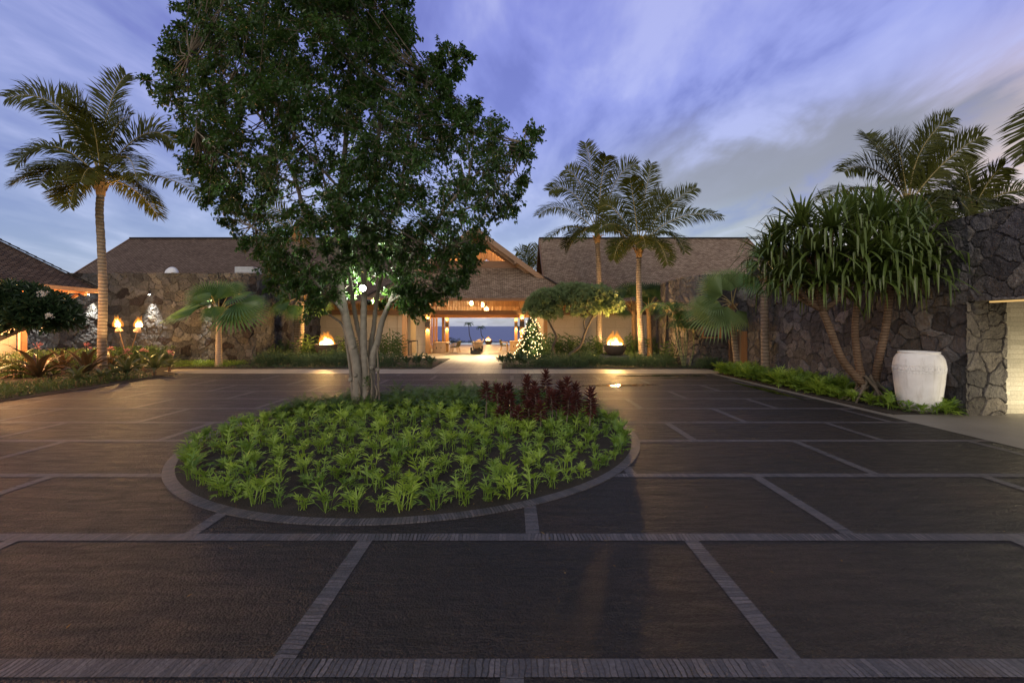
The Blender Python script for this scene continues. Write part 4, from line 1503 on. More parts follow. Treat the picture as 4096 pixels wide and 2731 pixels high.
for yy in (30.6, 33.2):
    m = MB().box((-2.98, yy - .22, .012), (-2.28, yy + .22, .26), bev=.03)
    m.box((-3.0, yy - .08, .24), (-2.86, yy + .08, .46)); m.box((-2.40, yy - .08, .24), (-2.26, yy + .08, .46))
    m.build('stand', M['black'], cn)
for yy in (31.3, 33.0, 34.4):
    MB().box((-2.85, yy - .09, .76), (-2.37, yy + .09, .80)).build('thwart', M['wood'], cn)

# small board by the lobby: wall switch plate
# ================================================================== DECORATED TREE
xb = V3((GX(2127, 26.0), 26.0, .012))
xt = thing('christmas_tree', 'conical christmas tree covered with warm fairy lights beside the lobby entrance', 'christmas tree', xb)
r = np.random.default_rng(5)
HT, RT = 2.62, .98
P, D, Nn = [], [], []
tiers = 0
for i in range(2000):
    z = HT * (1 - math.sqrt(r.random())) * .98 + .05
    rad = RT * (1 - z / HT) ** .82 * (.93 + .12 * math.sin(z * 19))
    a = r.random() * 6.283
    out = V3((math.cos(a), math.sin(a), 0))
    base = V3(xb) + out * rad * (.35 + .35 * r.random()) + (0, 0, z + .06)
    d = norm(out * 1.0 + (r.random(3) - .5) * .7 + (0, 0, -.15))
    ln = rad * .36 + .07
    for k in range(12):
        q = base + d * ln * k / 11
        for sg in (-1, 1):
            s = np.cross(d, (0, 0, 1.))
            P.append(q); D.append(d * .7 + s * sg * .8 + (r.random(3) - .5) * .5); Nn.append((0, 0, 1))
MB().leaves(P, D, Nn, .085 + .03 * r.random(len(P)), .034).build('foliage', M['conifer'], xt)
MB().tube([xb, (xb[0], xb[1], xb[2] + HT)], [.06, .01], 8).build('trunk', M['bark_dark'], xt)
st = MB()
pts = []
for i in range(260):
    t = i / 259
    z = .08 + (HT - .12) * (1 - (1 - t) ** 1.25)
    a = t * 2 * math.pi * 11 + .25 * math.sin(i * 2.1)
    rad = RT * (1 - z / HT) ** .82 * 1.10 + .13
    pts.append(V3(xb) + (rad * math.cos(a), rad * math.sin(a), z + .03 * math.sin(i * 1.7)))
st.tube(pts, .004, 3)
ls = st.build('light_string', M['black'], xt)
bm_ = MB().sphere((0, 0, 0), .023, 6, 4).build('bulb', M['bulb'], ls, origin=(0, 0, 0))
rb = np.random.default_rng(17)
spots = []
for i in range(99):                    # more of them where the tree faces the court
    z = .06 + (HT - .1) * (1 - (1 - (i + .5) / 99) ** .62)
    a = -math.pi / 2 + (rb.random() - .5) * 3.9
    rad = RT * (1 - z / HT) ** .82 * 1.10 + .13
    spots.append(V3((rad * math.cos(a), rad * math.sin(a), z)))
bm_.location = spots[0]
for s in spots[1:]:
    b = bm_.copy(); b.location = s; col.objects.link(b); b.parent = ls
mb_ = MB()
for i in range(110):
    z = .05 + (HT - .1) * (1 - (1 - (i + .2) / 110) ** .62)
    a = -math.pi / 2 + (rb.random() - .5) * 5.6
    rad = RT * (1 - z / HT) ** .82 * 1.02 + .09
    mb_.sphere((rad * math.cos(a), rad * math.sin(a), z), .017, 5, 3)
tag(mb_.build('bulb', M['bulb'], ls, origin=(0, 0, 0)), None, None, None, 'stuff')
for z, rr_ in ((.5, .95), (1.2, .72), (1.9, .46)):
    lamp('POINT', V3(xb) + (0, -rr_ - .1, z), 38, (1, .78, .45), .1, xt)
# ================================================================== PALMS
def frond(mb, c, n=52, leaf=.62, width=.050, droop=.62, rach=.035, fwd=.75, seed=0, up=(0, 0, 1), start=.14):
    """feather frond along the bezier c (4 points)"""
    r = np.random.default_rng(seed)
    pts = bez(*c, n + 1)
    up = V3(up)
    mb.tube(pts[::3], np.linspace(rach, .006, len(pts[::3])), 5, 1, caps=False)
    for i in range(int(n * start), n):
        t = i / n
        T = norm(pts[i + 1] - pts[i])
        s = np.cross(T, up)
        if np.linalg.norm(s) < .15: s = np.cross(T, V3((.3, 1, 0)))
        s = norm(s); u = np.cross(s, T)
        prof = max(.12, math.sin(math.pi * (.12 + .80 * (t - start) / (1 - start))) ** .7)
        for sg in (-1, 1):
            dr = droop * (1 - .78 * abs(T[2]))
            L = leaf * prof * (.88 + .24 * r.random())
            d0 = norm(s * sg + T * (fwd * (.55 + .65 * t)) + u * (.22 + .15 * r.random()) + (r.random(3) - .5) * .46)
            d1 = norm(d0 + V3((0, 0, -1)) * (dr * (.6 + .8 * r.random())))
            d2 = norm(d1 + V3((0, 0, -1)) * dr * .9)
            p0 = pts[i] + T * r.random() * .02
            p1 = p0 + d0 * L * .35; p2 = p1 + d1 * L * .35; p3 = p2 + d2 * L * .3
            w = norm(np.cross(d0, u) + T * .15) * width * .5
            v = [p0 - w * .4, p0 + w * .4, p1 - w, p1 + w, p2 - w * .75, p2 + w * .75, p3]
            mb.add(v, [(0, 1, 3, 2), (2, 3, 5, 4), (4, 5, 6)], 0)


def px3(pp, d, dd):
    """photo polyline -> bezier control points, with depth running from d to d+dd"""
    k = len(pp) - 1
    q = [W(x, y, d + dd * (i / k) ** 1.2) for i, (x, y) in enumerate(pp)]
    return q


def coco_palm(label, base, trunk_px, d, r0, r1, fr, group='coconut palms', lean=0.0, leaf=.62, n=52, seed=1, trunk=True, extra=6, flen=3.2, mats=None, cat='palm tree'):
    """fr: list of (4 photo points, depth change); extra: more fronds in the round, toward and away from the viewer"""
    t = thing('coconut_palm', label, cat, base, group)
    pts = [V3(base)] + [V3(W(x, y, d)) for x, y in trunk_px]
    sp = spline(pts, 60)
    if trunk:
        rad = [r1 + (r0 - r1) * (1 - i / 59) ** 1.6 + .035 * math.exp(-i / 3.0) + .006 * math.sin(i * 2.1) for i in range(60)]
        MB().tube(sp, rad, 14).build('trunk', M['palm_trunk'], t, smooth=True)
        top = sp[-1]
        m = MB()
        m.tube([top - (0, 0, .12), top + (0, 0, .25), top + (0, 0, .7), top + (0, 0, 1.05)], [r1 * 1.15, r1 * 1.35, r1 * .95, r1 * .4], 12)
        rr = np.random.default_rng(seed)
        for k in range(7):
            a = k * 2.4
            o = V3((math.cos(a), math.sin(a), 0))
            m.strap([top + o * r1 + (0, 0, .1), top + o * (r1 + .12) + (0, 0, .38), top + o * (r1 + .3 + .1 * rr.random()) + (0, 0, .5 - .3 * rr.random())], [.11, .08, .02], fold=-.3)
        m.build('crown_shaft', M['fiber'], t, smooth=True)
    top = V3(W(*trunk_px[-1], d)) + (0, 0, .45)
    for i, (pp, dd) in enumerate(fr):
        c = px3(pp, d, dd)
        c[0] = V3(top) + (V3(c[0]) - V3(top)) * .35
        ch_ = norm(V3(c[3]) - V3(c[0])); w_ = .25 + .7 * max(0, ch_[2]) ** .6
        m = MB()
        frond(m, c, n, leaf, seed=seed * 50 + i, up=norm((.25 * math.sin(i * 2.3), -w_, 1.02 - w_)))
        m.build('frond', mats or [M['coco_leaf'], M['petiole']], t)
    rr = np.random.default_rng(seed + 9)
    for k in range(extra):
        a = k * 2.399 + seed
        o = V3((math.cos(a) * .75, math.sin(a), 0))
        e = .2 + .9 * ((k * 5) % extra) / max(1, extra)
        c = [top, top + o * flen * .33 + (0, 0, flen * .34 * e + .25), top + o * flen * .72 + (0, 0, flen * (.36 * e)), top + o * flen * (1.0) + (0, 0, flen * (.26 * e - .34))]
        m = MB()
        frond(m, c, n, leaf, seed=seed * 70 + k)
        m.build('frond', mats or [M['coco_leaf'], M['petiole']], t)
    return t


# tall palm on the left
d = 17.0
coco_palm('tall coconut palm on the left, in front of the stone wall and the torches', (GX(411, d), d, 0), [(408, 1380), (412, 1180), (405, 980), (398, 850), (403, 770)], d, .155, .125, [
    ([(403, 700), (405, 520), (440, 360), (505, 300)], .4), ([(398, 690), (330, 480), (200, 340), (28, 392)], -.6),
    ([(400, 700), (360, 520), (320, 420), (255, 372)], 1.2), ([(395, 720), (280, 560), (150, 550), (66, 660)], -.9),
    ([(410, 720), (500, 560), (610, 470), (700, 575)], .9), ([(412, 800), (500, 690), (680, 660), (826, 815)], -1.0),
    ([(395, 740), (310, 640), (215, 620), (160, 740)], -1.6), ([(410, 720), (470, 600), (530, 590), (545, 720)], -1.8),
    ([(400, 740), (350, 660), (300, 700), (280, 830)], -1.2), ([(403, 700), (395, 560), (370, 470), (345, 430)], -1.5),
    ([(405, 700), (430, 540), (480, 460), (520, 470)], -.8)],
    'coconut palms', leaf=1.0, n=112, seed=3, extra=5, flen=2.6)

# two palms in front of the right wing
d = 27.0
coco_palm('coconut palm behind, left of the pair before the right wing roof', (GX(2400, d), d, 0), [(2396, 1330), (2397, 1180), (2394, 1060), (2389, 965)], d, .20, .15, [
    ([(2389, 900), (2380, 760), (2360, 640), (2342, 572)], .5), ([(2385, 900), (2320, 780), (2260, 720), (2196, 765)], -.5),
    ([(2385, 920), (2300, 830), (2220, 800), (2155, 862)], -1.0), ([(2392, 900), (2450, 740), (2480, 660), (2550, 660)], 1.0),
    ([(2390, 900), (2400, 760), (2410, 660), (2425, 625)], -1.0), ([(2385, 940), (2310, 890), (2240, 900), (2190, 960)], -1.5),
    ([(2395, 940), (2450, 880), (2500, 900), (2530, 970)], 1.5), ([(2385, 940), (2340, 900), (2300, 930), (2270, 1010)], 1.4),
    ([(2388, 900), (2340, 740), (2300, 690), (2262, 680)], 1.5)],
    leaf=1.1, n=104, seed=4, extra=4, flen=3.0)
d = 23.6
coco_palm('coconut palm with a pale ringed trunk, right of the pair and nearer the court', (GX(2577, d), d, 0), [(2568, 1400), (2561, 1280), (2556, 1160), (2555, 1075), (2556, 1020)], d, .20, .135, [
    ([(2555, 960), (2560, 850), (2590, 740), (2604, 655)], .4), ([(2552, 980), (2500, 890), (2440, 870), (2376, 930)], -1.0),
    ([(2558, 960), (2620, 860), (2700, 790), (2785, 752)], .6), ([(2560, 980), (2650, 880), (2760, 830), (2886, 868)], -.5),
    ([(2560, 990), (2640, 900), (2710, 920), (2740, 1010)], -1.2), ([(2555, 960), (2540, 850), (2530, 760), (2520, 715)], -.8),
    ([(2556, 960), (2600, 820), (2640, 770), (2680, 800)], 1.2), ([(2552, 980), (2480, 850), (2440, 800), (2400, 830)], 1.0),
    ([(2555, 990), (2610, 930), (2650, 960), (2670, 1060)], -1.7), ([(2552, 990), (2500, 930), (2470, 960), (2455, 1040)], -1.5)],
    leaf=.95, n=104, seed=6, extra=3, flen=2.3)
# uplights at the feet of the palms that glow from below
for lab, p, w in (('small uplight at the foot of the tall left coconut palm', (GX(452, 16.7), 16.5, .03), 900),
                  ('small uplight at the foot of the rear coconut palm of the pair', (GX(2420, 26.6), 26.4, .03), 900),
                  ('small uplight at the foot of the ringed coconut palm of the pair', (GX(2548, 23.2), 23.0, .03), 700)):
    t = thing('garden_uplight', lab, 'light', p, 'uplights at the palms')
    MB().tube([p, V3(p) + (0, 0, .2), V3(p) + (0, .02, .27)], [.03, .045, .05], 10).build('housing', M['metal'], t)
    lamp('SPOT', V3(p) + (0, .03, .30), w, (1, .62, .26), .05, t, rot=(R(174), 0, 0), size=R(62), blend=.8)
# palms beyond the right lava wall
d = 17.0
coco_palm('big coconut palm crown rising behind the right lava wall', (GX(3640, d), d, 0), [(3640, 1200), (3635, 1000), (3632, 880)], d, .2, .16, [
    ([(3632, 800), (3640, 650), (3700, 540), (3802, 470)], .3), ([(3630, 800), (3560, 640), (3500, 570), (3462, 540)], 1.0),
    ([(3628, 810), (3540, 680), (3450, 630), (3375, 690)], -.4), ([(3628, 830), (3500, 740), (3390, 730), (3285, 800)], -.8),
    ([(3636, 800), (3720, 690), (3820, 600), (3925, 545)], -.4), ([(3636, 820), (3720, 750), (3820, 760), (3880, 850)], -1.0),
    ([(3630, 800), (3610, 660), (3600, 590), (3560, 555)], -1.0), ([(3632, 800), (3660, 640), (3720, 560), (3760, 560)], 1.4),
    ([(3630, 840), (3540, 800), (3470, 830), (3420, 910)], -1.4), ([(3632, 800), (3580, 620), (3540, 570), (3500, 590)], -1.6),
    ([(3634, 830), (3700, 790), (3740, 830), (3760, 920)], -1.8), ([(3634, 800), (3690, 650), (3740, 640), (3790, 720)], 1.0)],
    leaf=.95, n=104, seed=8, extra=5, flen=2.6)
d = 19.0
coco_palm('smaller yellowish coconut palm behind the right lava wall, near its high end', (GX(3890, d), d, 0), [(3890, 1200), (3885, 1000), (3884, 900)], d, .2, .16, [
    ([(3884, 850), (3890, 760), (3870, 690), (3850, 640)], .3), ([(3884, 850), (3930, 760), (3970, 690), (4010, 670)], -.5),
    ([(3884, 860), (3960, 780), (4060, 740), (4200, 770)], -.6), ([(3882, 860), (3820, 780), (3770, 770), (3720, 830)], .5),
    ([(3884, 860), (3960, 800), (4040, 800), (4110, 880)], -1.0), ([(3884, 860), (3860, 780), (3830, 740), (3800, 730)], 1.0)],
    leaf=.95, n=92, seed=10, extra=3, flen=2.2)
d = 9.0
coco_palm('palm standing outside the frame, its hanging fronds at the right edge', (GX(4480, d), d + 1.5, 0), [(4420, 700), (4400, 420)], d, .16, .12, [
    ([(4400, 380), (4250, 330), (4150, 430), (4105, 650)], .2), ([(4400, 400), (4280, 400), (4200, 520), (4140, 760)], .8),
    ([(4400, 400), (4300, 520), (4230, 560), (4100, 610)], 1.4)],
    leaf=.75, n=60, seed=12, extra=0)
# palm seen between the gable and the right wing, palm behind the fig, shore palms
d = 42.0
coco_palm('palm crown peeping between the lobby gable and the right wing roof', (GX(2130, d), d, 0), [(2130, 1200), (2128, 1110)], d, .2, .16, [
    ([(2128, 1090), (2120, 1040), (2095, 1000), (2066, 1008)], 0), ([(2128, 1090), (2124, 1030), (2118, 1000), (2110, 985)], .6),
    ([(2130, 1090), (2140, 1030), (2150, 1000), (2165, 985)], .3), ([(2130, 1090), (2150, 1050), (2170, 1030), (2200, 1040)], 0),
    ([(2128, 1095), (2105, 1050), (2090, 1040), (2070, 1060)], -.6)], leaf=1.1, n=60, seed=14, extra=4, flen=2.4)
d = 24.5
coco_palm('coconut palm half hidden behind the lower left of the big fig tree', (GX(1190, d), d, 0), [(1190, 1300), (1188, 1120), (1185, 960)], d, .2, .16, [
    ([(1185, 940), (1120, 880), (1040, 850), (930, 900)], 0), ([(1185, 950), (1110, 920), (1040, 930), (980, 1010)], -.5),
    ([(1185, 940), (1150, 860), (1100, 820), (1040, 820)], .6), ([(1185, 960), (1140, 960), (1100, 1010), (1085, 1110)], -1.0),
    ([(1186, 940), (1240, 860), (1320, 850), (1390, 920)], 0)], leaf=.95, n=64, seed=16, extra=3, flen=2.4)
for i, (cx, cy, by, d, lab) in enumerate(((1875, 1300, 1378, 200, 'shore palm with a bent trunk seen through the lobby, the taller one'),
                                          (1923, 1314, 1366, 215, 'shore palm seen through the lobby above the fire bowl, the shorter one'),
                                          (2073, 1314, 1376, 210, 'shore palm partly hidden by the right rear lobby post'))):
    t = thing('coconut_palm', lab, 'palm tree', W(cx + 12, by, d) + V3((0, 0, -6)), 'shore palms')
    a = V3(W(cx + 14, by, d)) + (0, 0, -6)
    MB().tube(spline([a, W(cx + 11, by - 10, d), W(cx + 3, (cy + by) / 2, d), W(cx, cy, d)], 20), np.linspace(.26, .16, 20), 8).build('trunk', M['bark_dark'], t)
    top = V3(W(cx, cy, d))
    for k in range(12):
        a_ = k * 2.399 + i
        o = V3((math.cos(a_), math.sin(a_), 0))
        e = 1.1 - 1.0 * k / 12
        m = MB()
        frond(m, [top, top + o * .9 + (0, 0, 1.0 + .7 * e), top + o * 1.9 + (0, 0, 1.5 * e + .3), top + o * 2.5 + (0, 0, 1.6 * e - 1.2)], 16, .8, .14, seed=k, rach=.06)
        m.build('frond', [M['shrub'], M['shrub']], t)


# ---- fan palms
def fan(mb, hub, axis, nrm, Rr, spread=R(165), seg=24, seed=0, droop=.35, cut=.54):
    """pleated fan blade with split tips"""
    r = np.random.default_rng(seed)
    A = norm(axis)
    Nn = norm(V3(nrm) - A * np.dot(A, nrm))
    B = np.cross(Nn, A)
    hub = V3(hub)
    for i in range(seg):
        am = (i + .5) / seg - .5
        half = .5 / seg * spread
        a = am * spread
        Rk = Rr * (.80 + .20 * math.cos(a * .75)) * (.94 + .1 * r.random())
        def P(ang, rad, h):
            v = A * math.cos(ang) + B * math.sin(ang)
            cup = .10 * Rr * (rad / Rr) ** 2 * (1 - math.cos(ang)) * .5
            return hub + v * rad + Nn * (h + cup) + V3((0, 0, -1)) * droop * Rr * (rad / Rr) ** 3 * .45
        pl = .014 * Rr
        e0, e1 = a - half, a + half
        v = [hub, P(e0, Rk * cut, pl), P(a, Rk * cut, -pl * 1.4), P(e1, Rk * cut, pl),
             P(a - half * .55, Rk * (cut + .22), 0), P(a + half * .55, Rk * (cut + .22), 0), P(a, Rk, -.06 * Rr * r.random())]
        mb.add(v, [(0, 1, 2), (0, 2, 3), (1, 4, 2), (2, 4, 5), (2, 5, 3), (4, 6, 5)], 0)


def fan_palm(label, base, top, leaves_, mat, r0=.14, r1=.10, trunk='fan_trunk', seed=1, spread=165, group='fan palms', mids=()):
    """leaves_: (photo hub, photo tip, depth of hub, depth of tip, facing)"""
    t = thing('fan_palm', label, 'palm tree', base, group)
    sp = spline([V3(base)] + [V3(q) for q in mids] + [V3(top)], 30)
    MB().tube(sp, [r1 + (r0 - r1) * (1 - i / 29) + .04 * math.exp(-i / 2.5) for i in range(30)], 12).build('trunk', M[trunk], t, smooth=True)
    top = V3(top)
    m = MB()
    rr = np.random.default_rng(seed)
    for k in range(10):
        a = k * 2.4
        o = V3((math.cos(a), math.sin(a), 0))
        m.strap([top + o * r1 * .8 + (0, 0, -.28 + .02 * k), top + o * (r1 + .07) + (0, 0, -.05), top + o * (r1 + .16) + (0, 0, .12)], [.07, .06, .01])
    m.build('fibre_collar', M['fiber'], t)
    for i, (hp, tp, dh, dt, nrm) in enumerate(leaves_):
        hub, tip = V3(W(*hp, dh)), V3(W(*tp, dt))
        ax = tip - hub
        m = MB()
        mid = (top + hub) / 2 + (0, 0, .10 * np.linalg.norm(hub - top))
        m.tube(bez(top, top + (mid - top) * .6 + (0, 0, .05), mid, hub, 10), np.linspace(.026, .013, 10), 5, 1)
        fan(m, hub, ax, nrm, np.linalg.norm(ax), R(spread), seed=seed * 20 + i, droop=.25 + .25 * rr.random())
        m.build('fan_leaf', [mat, M['petiole']], t)
    return t


d = 20.8
fan_palm('fan palm with a smooth pale trunk standing alone before the left stone wall', (GX(875, d), d, 0), W(875, 1258, d), [
    ((875, 1196), (880, 1098), d + .1, d + .4, (0, -1, .25)), ((838, 1196), (772, 1120), d, d - .1, (.2, -1, .5)),
    ((845, 1182), (765, 1182), d - .5, d - .9, (0, -.55, 1)), ((800, 1222), (645, 1268), d - .4, d - .8, (-.1, -.5, 1)),
    ((862, 1226), (845, 1290), d - .9, d - 1.3, (0, -1, .7)), ((930, 1190), (1012, 1168), d, d - .2, (0, -.5, 1)),
    ((945, 1212), (1065, 1228), d - .3, d - .5, (.1, -.6, 1)), ((930, 1232), (1048, 1288), d - .6, d - .9, (.2, -.8, 1)),
    ((915, 1178), (985, 1118), d + .3, d + .6, (-.1, -.8, .6)), ((840, 1216), (690, 1225), d + .5, d + .8, (0, -.4, 1))],
    M['fan_leaf'], .15, .105, seed=2)
d = 24.2
fan_palm('fan palm with a curved ringed trunk, half behind the fig crown', (GX(1193, d), d, 0), W(1207, 1190, d), [
    ((1190, 1150), (1185, 1080), d, d, (0, -1, .3)), ((1165, 1175), (1090, 1150), d - .2, d - .4, (0, -.7, 1)),
    ((1160, 1205), (1060, 1232), d - .3, d - .6, (0, -.6, 1)), ((1180, 1220), (1160, 1278), d - .7, d - 1.0, (0, -1, .8)),
    ((1240, 1175), (1320, 1150), d, d, (0, -.7, 1)), ((1245, 1205), (1330, 1232), d - .2, d - .3, (0, -.7, 1)), ((1222, 1150), (1262, 1080), d, d, (0, -1, .3))],
    M['fan_leaf'], .17, .12, 'palm_trunk', seed=3, mids=(W(1205, 1330, d),))
d = 26.8
fan_palm('dark fan palm with a shaggy lit trunk just left of the ringed coconut trunk', (GX(2539, d), d, 0), W(2534, 1240, d), [
    ((2520, 1190), (2500, 1105), d, d + .2, (0, -1, .2)), ((2490, 1200), (2440, 1150), d - .3, d - .5, (.2, -1, .4)),
    ((2500, 1215), (2455, 1200), d - .8, d - 1.2, (0, -.7, 1)), ((2550, 1190), (2560, 1110), d, d, (0, -1, .2)),
    ((2500, 1235), (2470, 1262), d - .5, d - .9, (0, -.8, .8)), ((2570, 1205), (2600, 1160), d, d, (0, -1, .5))],
    M['fan_leaf_dark'], .17, .13, 'fiber', seed=4)
d = 25.6
fan_palm('dark fan palm with a pale lower trunk just right of the ringed coconut trunk', (GX(2601, d), d, 0), W(2594, 1236, d), [
    ((2595, 1190), (2590, 1110), d, d + .2, (0, -1, .2)), ((2620, 1185), (2650, 1115), d, d, (0, -1, .3)),
    ((2635, 1200), (2700, 1150), d - .2, d - .4, (0, -1, .6)), ((2640, 1215), (2690, 1215), d - .7, d - 1.0, (0, -.7, 1)),
    ((2625, 1230), (2668, 1262), d - .5, d - .8, (0, -.8, 1)), ((2570, 1205), (2540, 1200), d - .6, d - 1.0, (0, -.8, .9))],
    M['fan_leaf_dark'], .155, .13, 'fiber', seed=5)
d = 19.0
fan_palm('bright green fan palm leaning before the cedar gate and the small window', (GX(2952, d), d, 0), W(2930, 1222, d), [
    ((2925, 1165), (2888, 1050), d, d + .2, (0, -1, .2)), ((2945, 1150), (2975, 1060), d, d + .2, (0, -1, .2)),
    ((2890, 1180), (2785, 1098), d - .2, d - .4, (.1, -1, .5)), ((2875, 1205), (2770, 1222), d - .4, d - .7, (0, -.6, 1)),
    ((2885, 1225), (2762, 1300), d - .6, d - .9, (-.2, -.8, .8)), ((2912, 1226), (2890, 1318), d - .9, d - 1.4, (0, -1, .6)),
    ((2950, 1240), (2990, 1310), d - .5, d - .8, (.1, -1, .7)), ((2885, 1190), (2812, 1158), d + .5, d + .9, (.35, -.5, .8))],
    M['fan_leaf_pale'], .13, .105, 'palm_trunk', seed=6, spread=128, mids=(W(2936, 1350, d),))
d = 16.6
fan_palm('fan palm with a stout grey trunk whose crown hides behind the pandanus', (GX(3063, d), d, 0), W(3055, 1110, d), [
    ((3030, 1070), (2965, 1040), d + .3, d + .5, (0, -.8, .8)), ((3060, 1040), (3060, 960), d + .4, d + .7, (0, -1, .2)),
    ((3030, 1110), (2985, 1170), d + .2, d, (0, -.8, .8)), ((3090, 1060), (3160, 1020), d + .4, d + .4, (0, -.8, .8)),
    ((3085, 1110), (3150, 1170), d, d - .2, (0, -.9, .8))],
    M['fan_leaf'], .155, .125, 'palm_trunk', seed=7)

# areca palm clump and its neighbours in the back right bed
d = 20.6
ar = thing('areca_palm', 'clump of slim green ringed canes with feather fronds at the back right corner', 'palm tree', (GX(2744, d), d, 0))
for i, (tx, ty, dx) in enumerate(((2692, 1262, -3), (2712, 1300, -1), (2748, 1290, 2), (2775, 1335, 5), (2738, 1330, 0))):
    b, tp = V3((GX(2742 + dx * 3, d), d + .12 * (i % 3), 0)), V3(W(tx, ty, d + .3 * (i % 2)))
    MB().tube(spline([b, (b + tp) / 2 + (.06 * dx * .3, 0, 0), tp], 14), np.linspace(.042, .028, 14), 8).build('cane', M['cane'], ar, smooth=True)
    for k in range(6):
        a = k * 1.25 + i
        o = V3((math.cos(a), math.sin(a) * .7, 0))
        ln = .95 + .25 * ((k * 3 + i) % 4) / 3
        m = MB()
        frond(m, [tp, tp + o * .2 + (0, 0, .55), tp + o * ln * .7 + (0, 0, .72), tp + o * ln * 1.1 + (0, 0, .25)], 30, .36, .034, .35, .014, seed=i * 10 + k)
        m.build('frond', [M['areca'], M['petiole']], ar)
d = 22.4
dp = thing('young_palm', 'young palm with a thin dark trunk leaning left of the cane clump', 'palm tree', (GX(2655, d), d, 0))
tp = V3(W(2668, 1255, d))
MB().tube(spline([(GX(2655, d), d, 0), W(2662, 1360, d), tp], 14), np.linspace(.075, .055, 14), 8).build('trunk', M['bark_dark'], dp)
for k in range(9):
    a = k * 2.399
    o = V3((math.cos(a), math.sin(a), 0))
    m = MB()
    frond(m, [tp, tp + o * .3 + (0, 0, .7), tp + o * 1.0 + (0, 0, .75), tp + o * 1.5 + (0, 0, -.05)], 34, .42, .04, .45, .018, seed=900 + k)
    m.build('frond', [M['areca'], M['petiole']], dp)

# ================================================================== PANDANUS
pb = V3((9.45, 11.3, 0))
pn = thing('pandanus_tree', 'large screw pine with drooping strap leaves and stilt roots before the lava wall', 'tree', pb)
r = np.random.default_rng(31)
HEADS = [  # photo position and depth of each leaf head
    (3115, 975, 12.0, 1.25), (3205, 905, 11.4, 1.3), (3265, 1010, 10.9, 1.3), (3330, 915, 10.6, 1.3), (3400, 880, 11.6, 1.3), (3440, 1010, 10.4, 1.25),
    (3520, 890, 10.8, 1.25), (3600, 945, 10.5, 1.25), (3560, 1030, 10.2, 1.15), (3680, 1010, 10.3, 1.15), (3330, 1060, 11.5, 1.2), (3180, 1050, 12.4, 1.2), (3650, 900, 11.3, 1.2), (3480, 850, 12.2, 1.2), (3745, 1000, 10.6, 1.25), (3075, 1040, 12.2, 1.25), (3250, 1110, 11.6, 1.1), (3170, 1120, 11.6, 1.25), (3300, 1130, 10.9, 1.25), (3420, 1115, 10.7, 1.25), (3540, 1120, 10.4, 1.2), (3660, 1095, 10.3, 1.2), (3110, 1110, 12.1, 1.2), (3740, 1080, 10.4, 1.1)]
forks = {'a': W(3290, 1240, 11.2), 'b': W(3430, 1200, 11.4), 'c': W(3562, 1150, 11.0)}
m = MB()
m.tube(spline([pb + (-.12, 0, .45), W(3370, 1440, 11.25), W(3325, 1330, 11.2), forks['a']], 20), np.linspace(.098, .080, 20), 12)
m.tube(spline([pb + (.02, .15, .45), W(3432, 1440, 11.5), W(3420, 1320, 11.45), forks['b']], 20), np.linspace(.095, .072, 20), 12)
m.tube(spline([pb + (.22, .02, .45), W(3515, 1440, 11.1), W(3545, 1300, 11.0), forks['c']], 20), np.linspace(.098, .080, 20), 12)
m.build('trunk', M['pand_trunk'], pn, smooth=True)
m = MB()
for i in range(22):
    a = i * 2.399
    o = V3((math.cos(a), math.sin(a), 0))
    st_ = pb + (-.12 + .35 * ((i * 7) % 10) / 10, 0, .42 + .28 * r.random()) + o * .06
    m.tube([st_, st_ + o * .12 + (0, 0, -.16), pb + o * (.38 + .3 * r.random()) + (0, 0, -.02)], [.034, .032, .027], 7)
m.build('stilt_roots', M['twig'], pn)
bmb = MB()
for i, (hx, hy, hd, hl) in enumerate(HEADS):
    hp = V3(W(hx, hy, hd))
    fk = min(forks.values(), key=lambda q: np.linalg.norm(V3(q) - hp))
    bmb.tube(spline([fk, (V3(fk) + hp) / 2 + (0, 0, -.12), hp - (0, 0, .05)], 8), np.linspace(.075, .045, 8), 8)
    m = MB()
    nl = 80
    for k in range(nl):
        a = k * 2.399 + i
        e = R(88) - R(96) * (k / nl) ** .9 + R(24) * (r.random() - .5)        # upright in the centre, drooping outside
        ln = hl * (.70 + .40 * (k / nl)) * (.75 + .45 * r.random())
        o = V3((math.cos(a), math.sin(a), 0))
        p = hp + o * .05
        pts = [p]
        ang = e
        ns = 9
        kink = 5 + int(r.integers(0, 3)) if (k > nl * .2 and r.random() < .72) else 99
        for q in range(ns):
            if q == kink: ang -= R(40 + 50 * r.random())
            ang -= R(2 + 4.5 * (k / nl))
            ang = max(ang, R(-86))
            p = p + (o * math.cos(ang) + V3((0, 0, 1)) * math.sin(ang)) * ln / ns
            pts.append(p)
        wv = .033 * (.85 + .3 * r.random())
        m.strap(pts, [wv * f_ for f_ in (.8, 1, 1, 1, 1, .95, .85, .7, .45, .05)], fold=.28)
    m.build('leaf_head', M['pand_leaf'], pn)
bmb.build('branch', M['pand_trunk'], pn, smooth=True)
# ================================================================== BIG FIG TREE
D0 = 10.4
TB = V3((GX(1462, D0), D0, .05))
fig = thing('fig_tree', 'big many stemmed fig tree with a broad dark crown growing in the oval bed', 'tree', TB)


def pxs(pp):
    """(photo x, photo y, depth offset) list -> places"""
    return [W(x, y, D0 + dd) for x, y, dd in pp]


